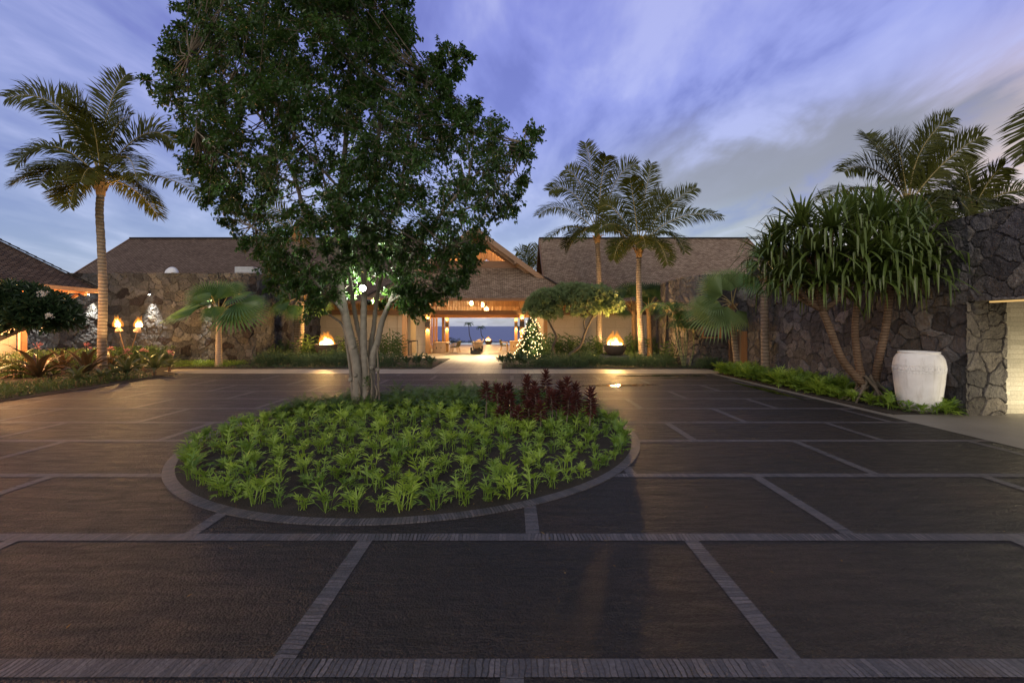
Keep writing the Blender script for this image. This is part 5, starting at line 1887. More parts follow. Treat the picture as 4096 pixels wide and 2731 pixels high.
stems = [
    ([(1434, 1640, 0), (1428, 1483, -.05), (1406, 1368, -.05), (1384, 1272, -.02), (1366, 1177, 0), (1355, 1080, .05), (1348, 990, .1), (1352, 860, .2), (1368, 720, .3), (1382, 580, .3), (1390, 420, .3), (1400, 200, .3), (1405, -100, .3)], .155, .03),
    ([(1464, 1640, -.05), (1464, 1502, 0), (1456, 1406, 0), (1454, 1291, .05), (1456, 1207, .08), (1455, 1100, .1), (1454, 980, .15), (1470, 800, .3), (1500, 640, .4), (1520, 450, .5), (1490, 200, .5), (1500, -80, .5)], .125, .03),
    ([(1448, 1600, .25), (1446, 1391, .30), (1430, 1310, .35), (1414, 1222, .4), (1395, 1100, .6), (1350, 900, .9), (1290, 700, 1.2), (1240, 480, 1.4)], .095, .02),
    ([(1480, 1600, .25), (1484, 1391, .32), (1495, 1310, .4), (1506, 1203, .5), (1530, 1080, .7), (1560, 900, 1.0), (1610, 700, 1.3), (1640, 480, 1.5)], .095, .02),
    ([(1487, 1640, .05), (1486, 1521, .05), (1492, 1425, .05), (1510, 1368, .05), (1529, 1284, .05), (1562, 1207, 0), (1600, 1120, -.1), (1660, 1000, -.3), (1760, 860, -.6), (1880, 720, -.8)], .13, .02),
    ([(1418, 1630, .1), (1410, 1560, .12), (1402, 1483, .15), (1388, 1387, .12), (1372, 1305, .1), (1330, 1268, .05), (1280, 1240, 0), (1215, 1205, -.1)], .06, .012),
    ([(1384, 1272, -.02), (1357, 1226, -.15), (1303, 1177, -.3), (1273, 1142, -.35), (1180, 1040, -.5), (1090, 960, -.7), (1000, 900, -.8)], .075, .012),
    ([(1352, 1130, .05), (1300, 1040, -.2), (1225, 880, -.5), (1186, 733, -.7), (1131, 609, -.8), (1043, 469, -.9), (881, 330, -1.0), (757, 220, -1.1)], .080, .014),
    ([(1562, 1207, 0), (1600, 1185, -.3), (1660, 1172, -.6), (1730, 1150, -.9)], .04, .01),
    ([(1462, 1060, .1), (1500, 960, -.3), (1556, 880, -.5), (1600, 780, -.6), (1651, 640, -.7), (1690, 430, -.8), (1712, 293, -.8)], .06, .012),
    ([(1500, 900, .2), (1519, 638, .2), (1600, 528, .2), (1673, 403, .2), (1740, 300, .2)], .045, .01),
    ([(1362, 760, .3), (1240, 620, .9), (1080, 400, 1.4), (950, 160, 1.6), (900, -50, 1.6)], .05, .012),
    ([(1400, 330, .3), (1431, 176, 0), (1409, 95, -.2), (1380, -80, -.2)], .035, .012),
    ([(1490, 260, .5), (1412, 200, .2), (1420, 60, 0), (1440, -80, 0)], .035, .012),
    ([(1186, 733, -.7), (1060, 690, -1.0), (900, 620, -1.2), (780, 520, -1.2)], .035, .01),
    ([(1640, 1040, -.3), (1760, 1000, -.9), (1880, 960, -1.2)], .03, .01),
    ([(1760, 860, -.6), (1900, 820, -.5), (2040, 700, -.4), (2100, 560, -.4)], .035, .01),
]
tr = MB()
nodes = []
for pp, a, b in stems:
    sp = spline(pxs(pp), 14 * len(pp))
    n = len(sp)
    a *= .74
    rad = [b + (a - b) * (1 - i / (n - 1)) ** .75 + ((.06 * math.exp(-i / 5.0)) if pp[0][1] > 1590 else 0) + .004 * math.sin(i * 1.3) for i in range(n)]
    tr.tube(sp, rad, 12)
    nodes += [p for p in sp[::3] if p[2] > 2.2]
for x, y, dd, a in ((1414, 1390, -.13, 0), (1423, 1500, -.16, 0), (1404, 1518, -.08, 0), (1507, 1480, -.10, 1), (1483, 1470, -.12, 1)):
    p = V3(W(x, y, D0 + dd))
    tr.tube([p + (0, .05, 0), p + ((-.02 if not a else .03), -.035, 0), p + ((-.02 if not a else .03), -.045, 0)], [.055, .047, .036], 12)
tr.build('trunk', M['bark'], fig, smooth=True)
rt = MB()
for pp in ([(1478, 1545, -.1), (1468, 1580, -.16), (1452, 1640, -.2)], [(1500, 1540, -.08), (1508, 1570, -.12), (1500, 1600, -.15), (1490, 1645, -.2)], [(1482, 1490, -.1), (1488, 1540, -.14), (1486, 1600, -.18), (1478, 1640, -.2)],
           [(1430, 1520, -.14), (1440, 1570, -.16), (1436, 1645, -.18)], [(1508, 1380, -.02), (1512, 1460, -.05), (1514, 1560, -.05), (1520, 1640, -.1)], [(1470, 1430, -.1), (1476, 1500, -.12), (1470, 1560, -.14)]):
    rt.tube(spline(pxs(pp), 14), np.linspace(.018, .032, 14), 7)
rt.build('aerial_roots', M['twig'], fig, smooth=True)

SIL = [(700, -420), (1000, -700), (1400, -760), (1700, -520), (1690, -200), (1640, 0), (1705, 120), (1665, 165), (1800, 165), (1885, 215), (1890, 250), (1800, 330), (1840, 400), (1900, 395), (1985, 430),
       (2010, 480), (2140, 395), (2165, 420), (2110, 480), (2175, 520), (2150, 600), (2110, 680), (2120, 740), (2060, 870), (1965, 900), (1940, 985), (1900, 1040), (1945, 1085), (1850, 1130), (1835, 1200), (1725, 1225),
       (1690, 1310), (1655, 1280), (1600, 1265), (1570, 1230), (1500, 1140), (1480, 1215), (1400, 1205), (1320, 1230), (1290, 1300), (1255, 1310), (1215, 1250), (1150, 1190), (1075, 1165), (1010, 1100), (1000, 1010), (880, 920), (800, 800), (715, 650), (755, 630), (690, 500), (640, 410),
       (525, 315), (560, 290), (640, 320), (650, 270), (610, 190), (690, 90), (705, 0)]
SIL = np.array(SIL, float)


def inside(x, y, poly=SIL):
    n = len(poly); c = False
    j = n - 1
    for i in range(n):
        xi, yi = poly[i]; xj, yj = poly[j]
        if (yi > y) != (yj > y) and x < (xj - xi) * (y - yi) / (yj - yi) + xi: c = not c
        j = i
    return c


def edge_dist(x, y, poly=SIL):
    a = poly; b = np.roll(poly, -1, 0)
    p = np.array([x, y]); ab = b - a
    t = np.clip(((p - a) * ab).sum(1) / (ab ** 2).sum(1), 0, 1)
    return np.hypot(*(a + ab * t[:, None] - p).T).min()


r = np.random.default_rng(77)
LOWC = [(1225, 1150, -.6), (1270, 1190, -.5), (1180, 1130, -.8), (1310, 1120, -.7), (1340, 1060, -.8), (1375, 1105, -.5), (1420, 1050, -.7), (1330, 1180, .8), (1250, 1260, -.2), (1280, 1225, .1),
        (1490, 1040, -.8), (1530, 1090, -.7), (1580, 1110, -.7), (1620, 1170, -.5), (1660, 1210, -.4), (1700, 1180, -.7), (1560, 1180, .9), (1640, 1250, -.2), (1680, 1255, -.3),
        (1440, 1000, -.9), (1380, 1000, -.9), (1500, 970, -1.0), (1560, 1030, -.9), (1610, 1230, .5), (1600, 1060, -.6), (1360, 1150, .9), (1510, 1220, 1.0), (1420, 1180, 1.0), (1150, 1110, -.4), (1300, 1010, -1.0)]
NODES = np.array(nodes)
twg = MB()
LP, LD, LN, LL = [], [], [], []
cl = []
tries = 0
while len(cl) < 1120 and tries < 40000:
    tries += 1
    low_ = LOWC[tries - 1] if tries <= len(LOWC) else None
    x, y = low_[:2] if low_ else (r.uniform(520, 2180), r.uniform(-640, 1310))
    if not low_ and not inside(x, y): continue
    e = edge_dist(x, y)
    if e < 22 and not low_: continue
    if not low_ and 1390 < x < 1530 and y > 1110 and r.random() < .6: continue
    if not low_ and e > 45 and vnoise(np.array(x / 95.0), np.array(y / 95.0)) * .65 + vnoise(np.array(x / 40.0 + 7), np.array(y / 40.0)) * .35 < .275: continue
    dmax = min(2.9, .35 + e / F * D0 * 1.25)
    dd = (r.random() * 2 - 1) * dmax
    if not low_ and abs(dd) < .6 and e > 250 and r.random() < .25: continue      # leaves sit toward the outside of the crown
    if low_: dd = low_[2]
    elif dd < .1 and math.hypot(x - 1452, y - 1150) < 95: continue
    elif 1400 < x < 1500 and y > 1130 and dd < 0: continue
    c = V3(W(x, y, D0 + dd))
    if cl and min(np.linalg.norm(c - q) for q in cl[-220:]) < .20: continue
    cl.append(c)
    rad = .33 if low_ else min(.50, .17 + e / F * D0 * .55) * (.8 + .4 * r.random())
    k = np.argmin(((NODES - c) ** 2).sum(1) + .0)
    nd_ = NODES[k]
    mid = (nd_ + c) / 2 + (0, 0, -.08 * np.linalg.norm(c - nd_)) + (r.random(3) - .5) * .2
    twg.tube(bez(nd_, mid, mid, c, 6), [.016, .014, .012, .010, .008, .006], 4, caps=False)
    out = norm(c - V3((TB[0], TB[1], c[2] - .6)))
    nt_ = 7
    for t in range(nt_):
        dirv = norm(out * .6 + (r.random(3) - .5) * 2.0 + (0, 0, .15))
        tip = c + dirv * rad * (.6 + .5 * r.random())
        tip[2] -= .10 * rad
        twg.tube([c, (c + tip) / 2 + (0, 0, .03), tip], [.006, .0045, .003], 3, caps=False)
        nl = int(16 + 7 * r.random())
        for q in range(nl):
            s = (q + .4) / nl
            p = c + (tip - c) * (.15 + .9 * s)
            a = q * 2.4
            side = norm(np.cross(dirv, (r.random(3) - .5)))
            LP.append(p + (r.random(3) - .5) * .09)
            LD.append(dirv * .55 + side * .9 + V3((0, 0, -.45)) + (r.random(3) - .5) * .5)
            LN.append(V3((0, 0, 1)) + (r.random(3) - .5) * .9)
            LL.append(.078 + .05 * r.random())
LL = np.array(LL)
lf = MB()
lf.leaves(LP, LD, LN, LL, LL * .56, fold=.18, curl=.12)
lf.build('crown', M['fig_leaf'], fig)
twg.build('twigs', M['twig'], fig)
# leafy shoot on the trunk
sh = MB()
P = V3(W(1470, 1525, D0 - .17))
n = 46
sh.leaves(P + (r.random((n, 3)) - .5) * V3((.17, .1, .26)), (r.random((n, 3)) - .5) * 2 + (0, -.4, 0), np.tile((0, -.5, 1.0), (n, 1)), .06, .034)
sh.build('leafy_shoot', M['ginger'], fig)

# floodlights fixed in the fig tree
for lab, pos, pw, rot in (('bright floodlight fixed among the stems of the fig tree', W(1452, 1153, D0 - .40), 3, None),
                          ('second floodlight behind the fig stems, turned to the lobby side', W(1475, 1210, D0 + 1.05), 1150, None)):
    t = thing('floodlight', lab, 'light', pos, 'floodlights in the fig tree')
    p = V3(pos)
    sg = -1 if pw < 100 else 1
    MB().tube([p + (0, -sg * .02, 0), p - (0, -sg * .0, 0) + (0, -sg * .20, .03)], [.08, .04], 12).build('housing', M['metal'], t)
    MB().lathe([(.001, 0), (.07 if sg < 0 else .02, 0), (.07 if sg < 0 else .02, .012)] if True else [(.001, 0), (.07, 0), (.07, .012)], (0, 0, 0), 14, fn=lambda v: np.c_[v[:, 0], sg * (v[:, 2] + .022), v[:, 1]] + p).build('lens', M['lens'], t)
    if sg < 0:
        lamp('POINT', p + (0, -.09, -.02), pw, (.93, 1.0, .86), .04, t)
        lamp('SPOT', p + (.06, -.06, 0), 70, (.93, 1.0, .84), .04, t, rot=(0, R(-84), 0), size=R(125), blend=.6)
        lamp('SPOT', p + (-.06, -.06, 0), 16, (.93, 1.0, .84), .04, t, rot=(0, R(96), 0), size=R(125), blend=.6)
    else: lamp('SPOT', p + (0, .06, 0), pw, (.93, 1.0, .86), .04, t, rot=(R(172), 0, 0), size=R(176), blend=.4)

# ================================================================== SMALL TREES
def rosette(mb, c, n, L, Wd, up=(0, 0, 1), seed=0, spread=1.0, mi=0, fold=.2):
    r = np.random.default_rng(seed)
    U = norm(up)
    a0 = norm(np.cross(U, (.3, .9, .2)))
    b0 = np.cross(U, a0)
    P, D, Nn = [], [], []
    for k in range(n):
        a = k * 2.399 + seed
        e = (.15 + 1.1 * (k / n)) * spread
        o = a0 * math.cos(a) + b0 * math.sin(a)
        d = U * math.cos(e) + o * math.sin(e)
        P.append(V3(c) + o * .012); D.append(d); Nn.append(U * math.sin(e) - o * math.cos(e) + U * .3)
    mb.leaves(P, D, Nn, L * (.75 + .4 * r.random(n)), Wd, fold, mi, wpos=.6, curl=.15)


def canopy_tree(name, label, base, stems_, heads, leafmat, L, Wd, nleaf, bark, group=None, cat='tree', r0=.1):
    t = thing(name, label, cat, base, group)
    m = MB()
    for pts, a, b in stems_:
        sp = spline(pts, 24)
        m.tube(sp, [b + (a - b) * (1 - i / 23) + .006 * math.sin(i * 1.9) for i in range(24)], 9)
    m.build('trunk', M[bark], t, smooth=True)
    c = MB()
    tw = MB()
    ends = np.array([V3(p) for pts, a, b in stems_ for p in spline(pts, 9)[5:]])
    for i, (h, up) in enumerate(heads):
        rosette(c, h, nleaf, L, Wd, up, i)
        e = ends[np.argmin(((ends - V3(h)) ** 2).sum(1))]
        tw.tube([e, (e + V3(h)) / 2 + (0, 0, .04), V3(h)], [.016, .012, .010], 5, caps=False)
    c.build('crown', M[leafmat], t)
    tw.build('branches', M[bark], t)
    return t


def dome_heads(c, R_, n, seed, low=-.25):
    r = np.random.default_rng(seed)
    out = []
    for k in range(n):
        z = low + (1 - low) * ((k + .5) / n)
        a = k * 2.399 + seed
        q = math.sqrt(max(0, 1 - z * z)) if z > 0 else 1.0
        jit = .78 + .28 * r.random()
        o = V3((q * math.cos(a) * R_[0], q * math.sin(a) * R_[1], z * R_[2])) * jit
        out.append((V3(c) + o, norm(o / V3(R_) + (0, 0, .35))))
    for k in range(n // 3):
        o = (r.random(3) - .5) * 1.3
        out.append((V3(c) + o * V3(R_), norm(o + (0, 0, .4))))
    return out


d = 24.4
hd = []
for cx, cy, w, h, n in ((2200, 1198, 1.15, .55, 110), (2150, 1232, .75, .5, 55), (2260, 1172, .6, .45, 40), (2190, 1252, .8, .42, 45)):
    hd += dome_heads(W(cx, cy, d), (w, w * .9, h), int(n * .62), cx, -.5)
canopy_tree('heliotrope_tree', 'low rounded tree with a crooked stem right beside the christmas tree', (GX(2228, d), d, 0),
            [([(GX(2228, d), d, 0), W(2212, 1390, d), W(2225, 1350, d), W(2205, 1305, d), W(2182, 1262, d)], .085, .05), ([W(2185, 1275, d), W(2160, 1245, d), W(2140, 1215, d)], .05, .03),
             ([W(2182, 1265, d), W(2210, 1230, d), W(2240, 1195, d)], .05, .03)], hd, 'helio', .30, .085, 16, 'bark_dark', 'low rounded trees')
d = 23.7
hd = []
for cx, cy, w, h, n in ((2370, 1190, 1.2, .6, 120), (2310, 1175, .7, .5, 55), (2430, 1220, .75, .5, 60), (2350, 1240, 1.0, .4, 60)):
    hd += dome_heads(W(cx, cy, d), (w, w * .9, h), int(n * .62), cx, -.5)
canopy_tree('heliotrope_tree', 'low rounded tree with a forked leaning stem just left of the right fire bowl', (GX(2262, d), d, 0),
            [([(GX(2262, d), d, 0), W(2275, 1422, d), W(2320, 1385, d), W(2340, 1330, d), W(2368, 1270, d)], .10, .055), ([W(2342, 1325, d), W(2335, 1290, d), W(2345, 1262, d)], .05, .03),
             ([W(2368, 1270, d), W(2410, 1240, d), W(2440, 1215, d)], .05, .025)], hd, 'helio', .30, .085, 16, 'bark_dark', 'low rounded trees')
# plumeria at the far left
d = 13.2
hd = []
for cx, cy, w, h, n in ((60, 1215, .85, .55, 70), (160, 1245, .75, .5, 60), (-60, 1230, .8, .5, 40), (120, 1290, .8, .4, 50), (225, 1275, .5, .3, 26), (20, 1280, .8, .4, 44)):
    hd += dome_heads(W(cx, cy, d), (w, w * .9, h), n, cx + 200, -.4)
pl_ = canopy_tree('plumeria_tree', 'dark leaved plumeria tree with white blossoms at the far left', (GX(-120, d), d, 0),
                  [([(GX(-120, d), d, 0), W(-90, 1430, d), W(-20, 1365, d), W(60, 1330, d), W(120, 1295, d)], .10, .045), ([W(-20, 1365, d), W(0, 1310, d), W(20, 1260, d)], .06, .035),
                   ([W(60, 1330, d), W(150, 1300, d), W(210, 1285, d)], .045, .025)], hd, 'plumeria', .30, .085, 11, 'bark_dark')
for cx, cy in ((195, 1263), (172, 1178)):
    m = MB()
    for k in range(12):
        c = V3(W(cx, cy, d - .75)) + (rng.random(3) - .5) * .16
        rosette(m, c, 5, .045, .03, (0, -1, .5), k, 1.4, fold=.05)
    m.build('blossom', M['flower'], pl_)

# ================================================================== SMALL PLANTS
def place(protos, spots, group, smin=.85, smax=1.15, seed=1, zs=None, labels=None):
    """spots: (x, y, z [,scale]); the first copies are the prototypes themselves"""
    r = np.random.default_rng(seed)
    out = []
    for i, s in enumerate(spots):
        p = protos[i % len(protos)]
        o = p if i < len(protos) else None
        k = (s[3] if len(s) > 3 else 1) * (smin + (smax - smin) * r.random())
        if o is None:
            o = p.copy(); col.objects.link(o)
            for ch in p.children:
                c2 = ch.copy(); col.objects.link(c2); c2.parent = o
        o.location = (s[0], s[1], s[2])
        o.rotation_euler = (0, 0, r.random() * 6.28)
        o.scale = (k, k, k * (.9 + .25 * r.random()))
        o['group'] = group
        if labels: o['label'] = labels[i % len(labels)] if isinstance(labels, list) else labels
        out.append(o)
    return out


def lobed_clump(name, mat, seed, n=11, L=.30, lobes=3, width=.05, stalk=.10):
    """clump of deeply lobed fern leaves"""
    r = np.random.default_rng(seed)
    m = MB()
    for k in range(n):
        a = k * 2.399 + r.random() * .5
        e = R(84) - R(60) * (k / n) ** 1.2 + R(26) * (r.random() - .5)
        a += 1.6 * (r.random() - .5)
        ln = L * (.5 + .75 * r.random())
        o = V3((math.cos(a), math.sin(a), 0))
        base = V3((r.random() - .5, r.random() - .5, 0)) * .11
        st = stalk * (.6 + .6 * r.random())
        pts = [base]
        ang = e + R(8)
        p = base
        for q in range(7):
            stp = st if q == 0 else ln / 6
            p = p + (o * math.cos(ang) + V3((0, 0, 1)) * math.sin(ang)) * stp
            pts.append(p)
            ang -= R(5 + 9 * r.random())
        w = width * (.8 + .4 * r.random())
        m.strap(pts, [.004, .006, w * .42, w * .45, w * .40, w * .36, w * .26, .004], fold=.2)
        T = [norm(pts[i + 1] - pts[i]) for i in range(len(pts) - 1)]
        P, D, Nn, LL_ = [], [], [], []
        side = norm(np.cross(o, (0, 0, 1)))
        for q in range(lobes):
            i = 2 + int(q * 4 / lobes)
            for sg in (-1, 1):
                if r.random() < .12: continue
                P.append(pts[i]); D.append(T[i] * .85 + side * sg * .8 + (r.random(3) - .5) * .25); Nn.append(np.cross(side, T[i]) + (0, 0, .2))
                LL_.append(ln * (.55 - .10 * q) * (.75 + .5 * r.random()))
        if P:
            LL_ = np.array(LL_)
            m.leaves(P, D, Nn, LL_, LL_ * .19 + .006, .12, wpos=.45, curl=.12)
    return m.build(name, mat)


def sword_clump(name, mat, seed, n=16, L=.55, pairs=14):
    r = np.random.default_rng(seed)
    m = MB()
    for k in range(n):
        a = k * 2.399 + r.random() * .6
        o = V3((math.cos(a), math.sin(a), 0))
        e = R(84) - R(48) * (k / n)
        ln = L * (.7 + .5 * r.random())
        pts = [o * .02]
        ang = e
        for q in range(9):
            pts.append(pts[-1] + (o * math.cos(ang) + V3((0, 0, 1)) * math.sin(ang)) * ln / 9)
            ang -= R(5 + 10 * r.random())
        sp = spline(pts, pairs + 2)
        side = norm(np.cross(o, (0, 0, 1)))
        P, D, Nn, LL_ = [], [], [], []
        for q in range(1, pairs + 1):
            T = norm(sp[q + 1] - sp[q])
            for sg in (-1, 1):
                P.append(sp[q]); D.append(side * sg + T * .45 + (r.random(3) - .5) * .3); Nn.append(np.cross(side, T))
                LL_.append(.068 * math.sin(math.pi * (.18 + .78 * q / pairs)) + .008)
        m.leaves(P, D, Nn, np.array(LL_), .024, .1)
        m.strap(sp, [.004] * len(sp), fold=0)
    return m.build(name, mat)


def poisson(n, test, box, dmin, seed, tries=9000):
    r = np.random.default_rng(seed)
    out = []
    for _ in range(tries):
        if len(out) >= n: break
        p = (r.uniform(box[0], box[2]), r.uniform(box[1], box[3]))
        if not test(*p): continue
        dm = dmin(p) if callable(dmin) else dmin
        if all((p[0] - q[0]) ** 2 + (p[1] - q[1]) ** 2 > dm * dm for q in out): out.append(p)
    return out


def idist(x, y): return math.hypot(x - ICX, y - ICY)


def back_zone(x, y):      # where the taller ferns stand
    return y > 9.25 + .32 * (abs(x - ICX) * -.55 + .9) and y > 9.0


TIS = [(765, 180, 495), (868, 200, 535), (938, 212, 480), (1000, 188, 470), (1112, 118, 505), (1192, 176, 470), (1172, 236, 520), (1302, 74, 440), (1362, 254, 570), (1420, 172, 500), (1482, 238, 575),
       (1520, 138, 520), (1592, 280, 545), (1690, 232, 605), (1040, 392, 575), (1140, 340, 560), (1252, 350, 610), (872, 402, 535), (985, 268, 530), (1215, 225, 555), (1400, 260, 520), (1560, 190, 500)]
TIP = []
for x, yt, yb in TIS:
    P_ = (1600 + x / 2.24, 1450 + yb / 2.24)
    g = G(P_[0], P_[1] + 14, .06)
    top = H - (1450 + yt / 2.24 - HY) / F * g[1]
    TIP.append((g[0], g[1], top))

protos = [lobed_clump('lobed_fern', M['fern'], 100 + i, n=11 + i % 4, L=.165 + .025 * (i % 3), width=.020, lobes=2 + (i % 2)) for i in range(6)]
for p in protos:
    tag(p, 'low bright green lobed fern planted in the dark soil of the oval bed', 'fern')
sp_ = poisson(290, lambda x, y: idist(x, y) < IR - .27 and not (y > 9.55 and idist(x, y) > 1.0 and y > 9.55) and math.hypot(x - TB[0], y - TB[1]) > .45,
              (ICX - 4, ICY - 4, ICX + 4, ICY + 4), .25, 5, 40000)
ring = [(ICX + (IR - .29) * math.cos(a), ICY + (IR - .29) * math.sin(a)) for a in np.radians(np.arange(172, 371, 4.6)) + .02 * rng.random(44)[:len(np.arange(172, 371, 4.6))]]
sp_ = ring + [p for p in sp_ if idist(*p) < IR - .46][:290 - len(ring)]
place(protos, [(x, y, mound(idist(x, y)) - .005) for x, y in sp_], 'lobed ferns in the oval bed', .70, 1.25, 6)

protos = [sword_clump('sword_fern', M['sword'], 200 + i, n=22 + i, L=.60) for i in range(4)]
for p in protos:
    tag(p, 'tall feathery dark green fern along the back of the oval bed', 'fern')
sp_ = poisson(120, lambda x, y: idist(x, y) < IR - .22 and y > 9.45 - .1 * math.sin(x * 3) and math.hypot(x - TB[0], y - TB[1]) > .42 and not (x > .55 and y < 10.2 and x < 1.75),
              (ICX - 4, 9.0, ICX + 4, ICY + 4), .30, 8, 12000)
extra_ = [(ICX + (IR - .32) * math.cos(a), ICY + (IR - .32) * math.sin(a)) for a in (R(12), R(18), R(24), R(152), R(158), R(164), R(30))]
place(protos, [(x, y, mound(idist(x, y)) - .01, .85 if y < 10 else 1.0) for x, y in sp_ + extra_], 'tall ferns at the back of the oval bed', .8, 1.15, 9)

# red ti plants
def ti_plant(x, y, top, seed):
    r = np.random.default_rng(seed)
    z0 = mound(idist(x, y)) - .01
    t = thing('ti_plant', 'dark red ti plant on a thin bare cane in the middle of the red clump', 'ti plant', (x, y, z0), 'red ti plants in the oval bed')
    lean = (r.random(2) - .5) * .12
    hh = top - z0 - .05
    b, tp = V3((x, y, z0)), V3((x + lean[0], y + lean[1], z0 + hh))
    MB().tube([b, (b + tp) / 2 + (.02, 0, 0), tp], [.014, .012, .009], 6).build('cane', M['twig'], t)
    m = MB()
    P, D, Nn, LL_ = [], [], [], []
    colh = min(.26 + .26 * r.random() ** 2, hh * .55)
    n = int(16 + 56 * colh / .5)
    for k in range(n):
        s = k / n
        p = tp - (0, 0, colh * (1 - s) ** 1.0)
        a = k * 2.399
        o = V3((math.cos(a), math.sin(a), 0))
        e = R(-12) + R(85) * s + R(20) * (r.random() - .5)
        P.append(p); D.append(o * math.cos(e) + V3((0, 0, 1)) * math.sin(e)); Nn.append(V3((0, 0, 1)) - o * .3)
        LL_.append((.17 + .05 * r.random()) * (1 - .25 * s) * (.65 + .35 * min(1, s * 5)))
    m.leaves(P, D, Nn, np.array(LL_), .052, .22, curl=.25)
    m.build('leaves', M['ti'], t)
    return t


for i, (x, y, top) in enumerate(TIP):
    o = ti_plant(x, y, top, i)
    if i == 0: o['label'] = 'red ti plant at the left end of the red clump, on a leaning bare cane'
    if i == 7: o['label'] = 'tallest red ti plant, rising above the middle of the red clump'
    if i == 13: o['label'] = 'red ti plant at the right end of the red clump, on a straight pale cane'
    if i == 4: o['label'] = 'tall red ti plant with a bare cane, left of the tallest one'

# spider lilies along the left edge
def crinum(label, px, py, d, L, n, mat, flower=False, seed=1, neck=.22):
    L *= 1.25
    x = GX(px, d)
    r = np.random.default_rng(seed)
    t = thing('spider_lily', label, 'lily plant', (x, d, .02), 'spider lilies along the left bed')
    c0 = V3((x, d, .02))
    MB().tube([c0, c0 + (0, 0, neck)], [.06, .045], 9).build('stalk', M['bark_brown'], t)
    m = MB()
    c = c0 + (0, 0, neck)
    for k in range(n):
        a = k * 2.399 + seed
        o = V3((math.cos(a), math.sin(a), 0))
        e = R(84) - R(62) * (k / n)
        ang = e
        ln = L * (.75 + .35 * r.random())
        pts = [c - (0, 0, .03) + o * .02]
        for q in range(7):
            pts.append(pts[-1] + (o * math.cos(ang) + V3((0, 0, 1)) * math.sin(ang)) * ln / 7)
            ang -= R(6 + 6 * r.random())
        w = .064 * (.8 + .4 * r.random()) * (L / .8) ** .5
        m.strap(pts, [w * .7, w * .9, w, w, w * .9, w * .7, w * .4, .004], fold=.38)
    m.build('leaves', M[mat], t)
    if flower:
        m = MB()
        f0 = c + (.05, -.05, L * .72)
        m.tube([c, f0], [.016, .012], 6)
        m.build('flower_stem', M['ginger'], t)
        m = MB()
        for k in range(15):
            o = norm((r.random(3) - .5) * 2 + (0, 0, .5))
            m.leaves([f0 + o * .05] * 4, [o + (r.random(3) - .5) * .6 for _ in range(4)], [(0, -1, .3)] * 4, .14, .018, .1, curl=.2)
        m.build('flower', M['pink'], t)
    return t


CR = [(-40, 1520, 14.5, 1.0, 15, 'crinum', 0, 'spider lily cut by the left edge of the picture'), (150, 1490, 14.9, 1.15, 17, 'crinum_dark', 1, 'big bronze spider lily with a pink flower near the plumeria'),
      (310, 1548, 14.1, .55, 15, 'crinum', 0, 'low spider lily in front of the bronze ones at the kerb'), (345, 1490, 15.6, 1.1, 16, 'crinum_dark', 1, 'bronze spider lily with a pink flower just left of the coconut trunk'),
      (250, 1460, 17.0, 1.0, 14, 'crinum_dark', 0, 'bronze spider lily in the second row behind the flowering ones'), (403, 1538, 14.8, .42, 12, 'crinum', 0, 'small spider lily at the foot of the coconut palm'),
      (455, 1527, 15.6, .42, 12, 'crinum', 0, 'small spider lily at the kerb just right of the coconut trunk'), (508, 1517, 16.2, .85, 18, 'crinum', 1, 'bright spider lily with a pink flower under the torches'),
      (617, 1502, 17.3, .78, 17, 'crinum', 0, 'bright spider lily at the kerb right of the torches'), (678, 1482, 18.6, .62, 13, 'crinum', 1, 'last spider lily toward the fan palm, with a pale pink flower'),
      (575, 1470, 18.8, .7, 12, 'crinum', 1, 'spider lily with a pink flower behind the bright ones, close to the wall'), (60, 1500, 16.2, .95, 14, 'crinum', 0, 'green spider lily behind the plumeria branch'),
      (440, 1470, 18.5, .8, 13, 'crinum_dark', 1, 'bronze spider lily with a red flower behind the coconut trunk')]
for i, (px_, py_, d, L, n, mt, fl, lab) in enumerate(CR):
    crinum(lab, px_, py_, d, L, n, mt, bool(fl), i + 3)

# low leafy shrubs, three kinds of mound
def leaf_mound(name, mat, seed, n=420, rad=(.42, .42, .40), L=.085, Wd=.034, stalks=True):
    r = np.random.default_rng(seed)
    m = MB()
    d = r.normal(size=(n, 3)); d /= np.linalg.norm(d, axis=1, keepdims=True)
    d[:, 2] = np.abs(d[:, 2]) * 1.1 - .12
    q = (.55 + .5 * r.random(n))[:, None]
    bump_ = 1 + .25 * np.sin(d[:, 0] * 7 + seed) * np.cos(d[:, 1] * 6)
    P = d * q * V3(rad) * bump_[:, None] + (0, 0, rad[2] * .25)
    P[:, 2] = np.maximum(P[:, 2], .02)
    D = d * .8 + (r.random((n, 3)) - .5) * 1.2 + (0, 0, .25)
    m.leaves(P, D, np.tile((0, 0, 1.0), (n, 1)) + (r.random((n, 3)) - .5), L * (.7 + .6 * r.random(n)), Wd, .15, curl=.1)
    if stalks:
        for k in range(7):
            a = k * .9
            m.tube([(0, 0, 0), (math.cos(a) * rad[0] * .4, math.sin(a) * rad[1] * .4, rad[2] * .9)], [.012, .006], 4)
    return m.build(name, mat)


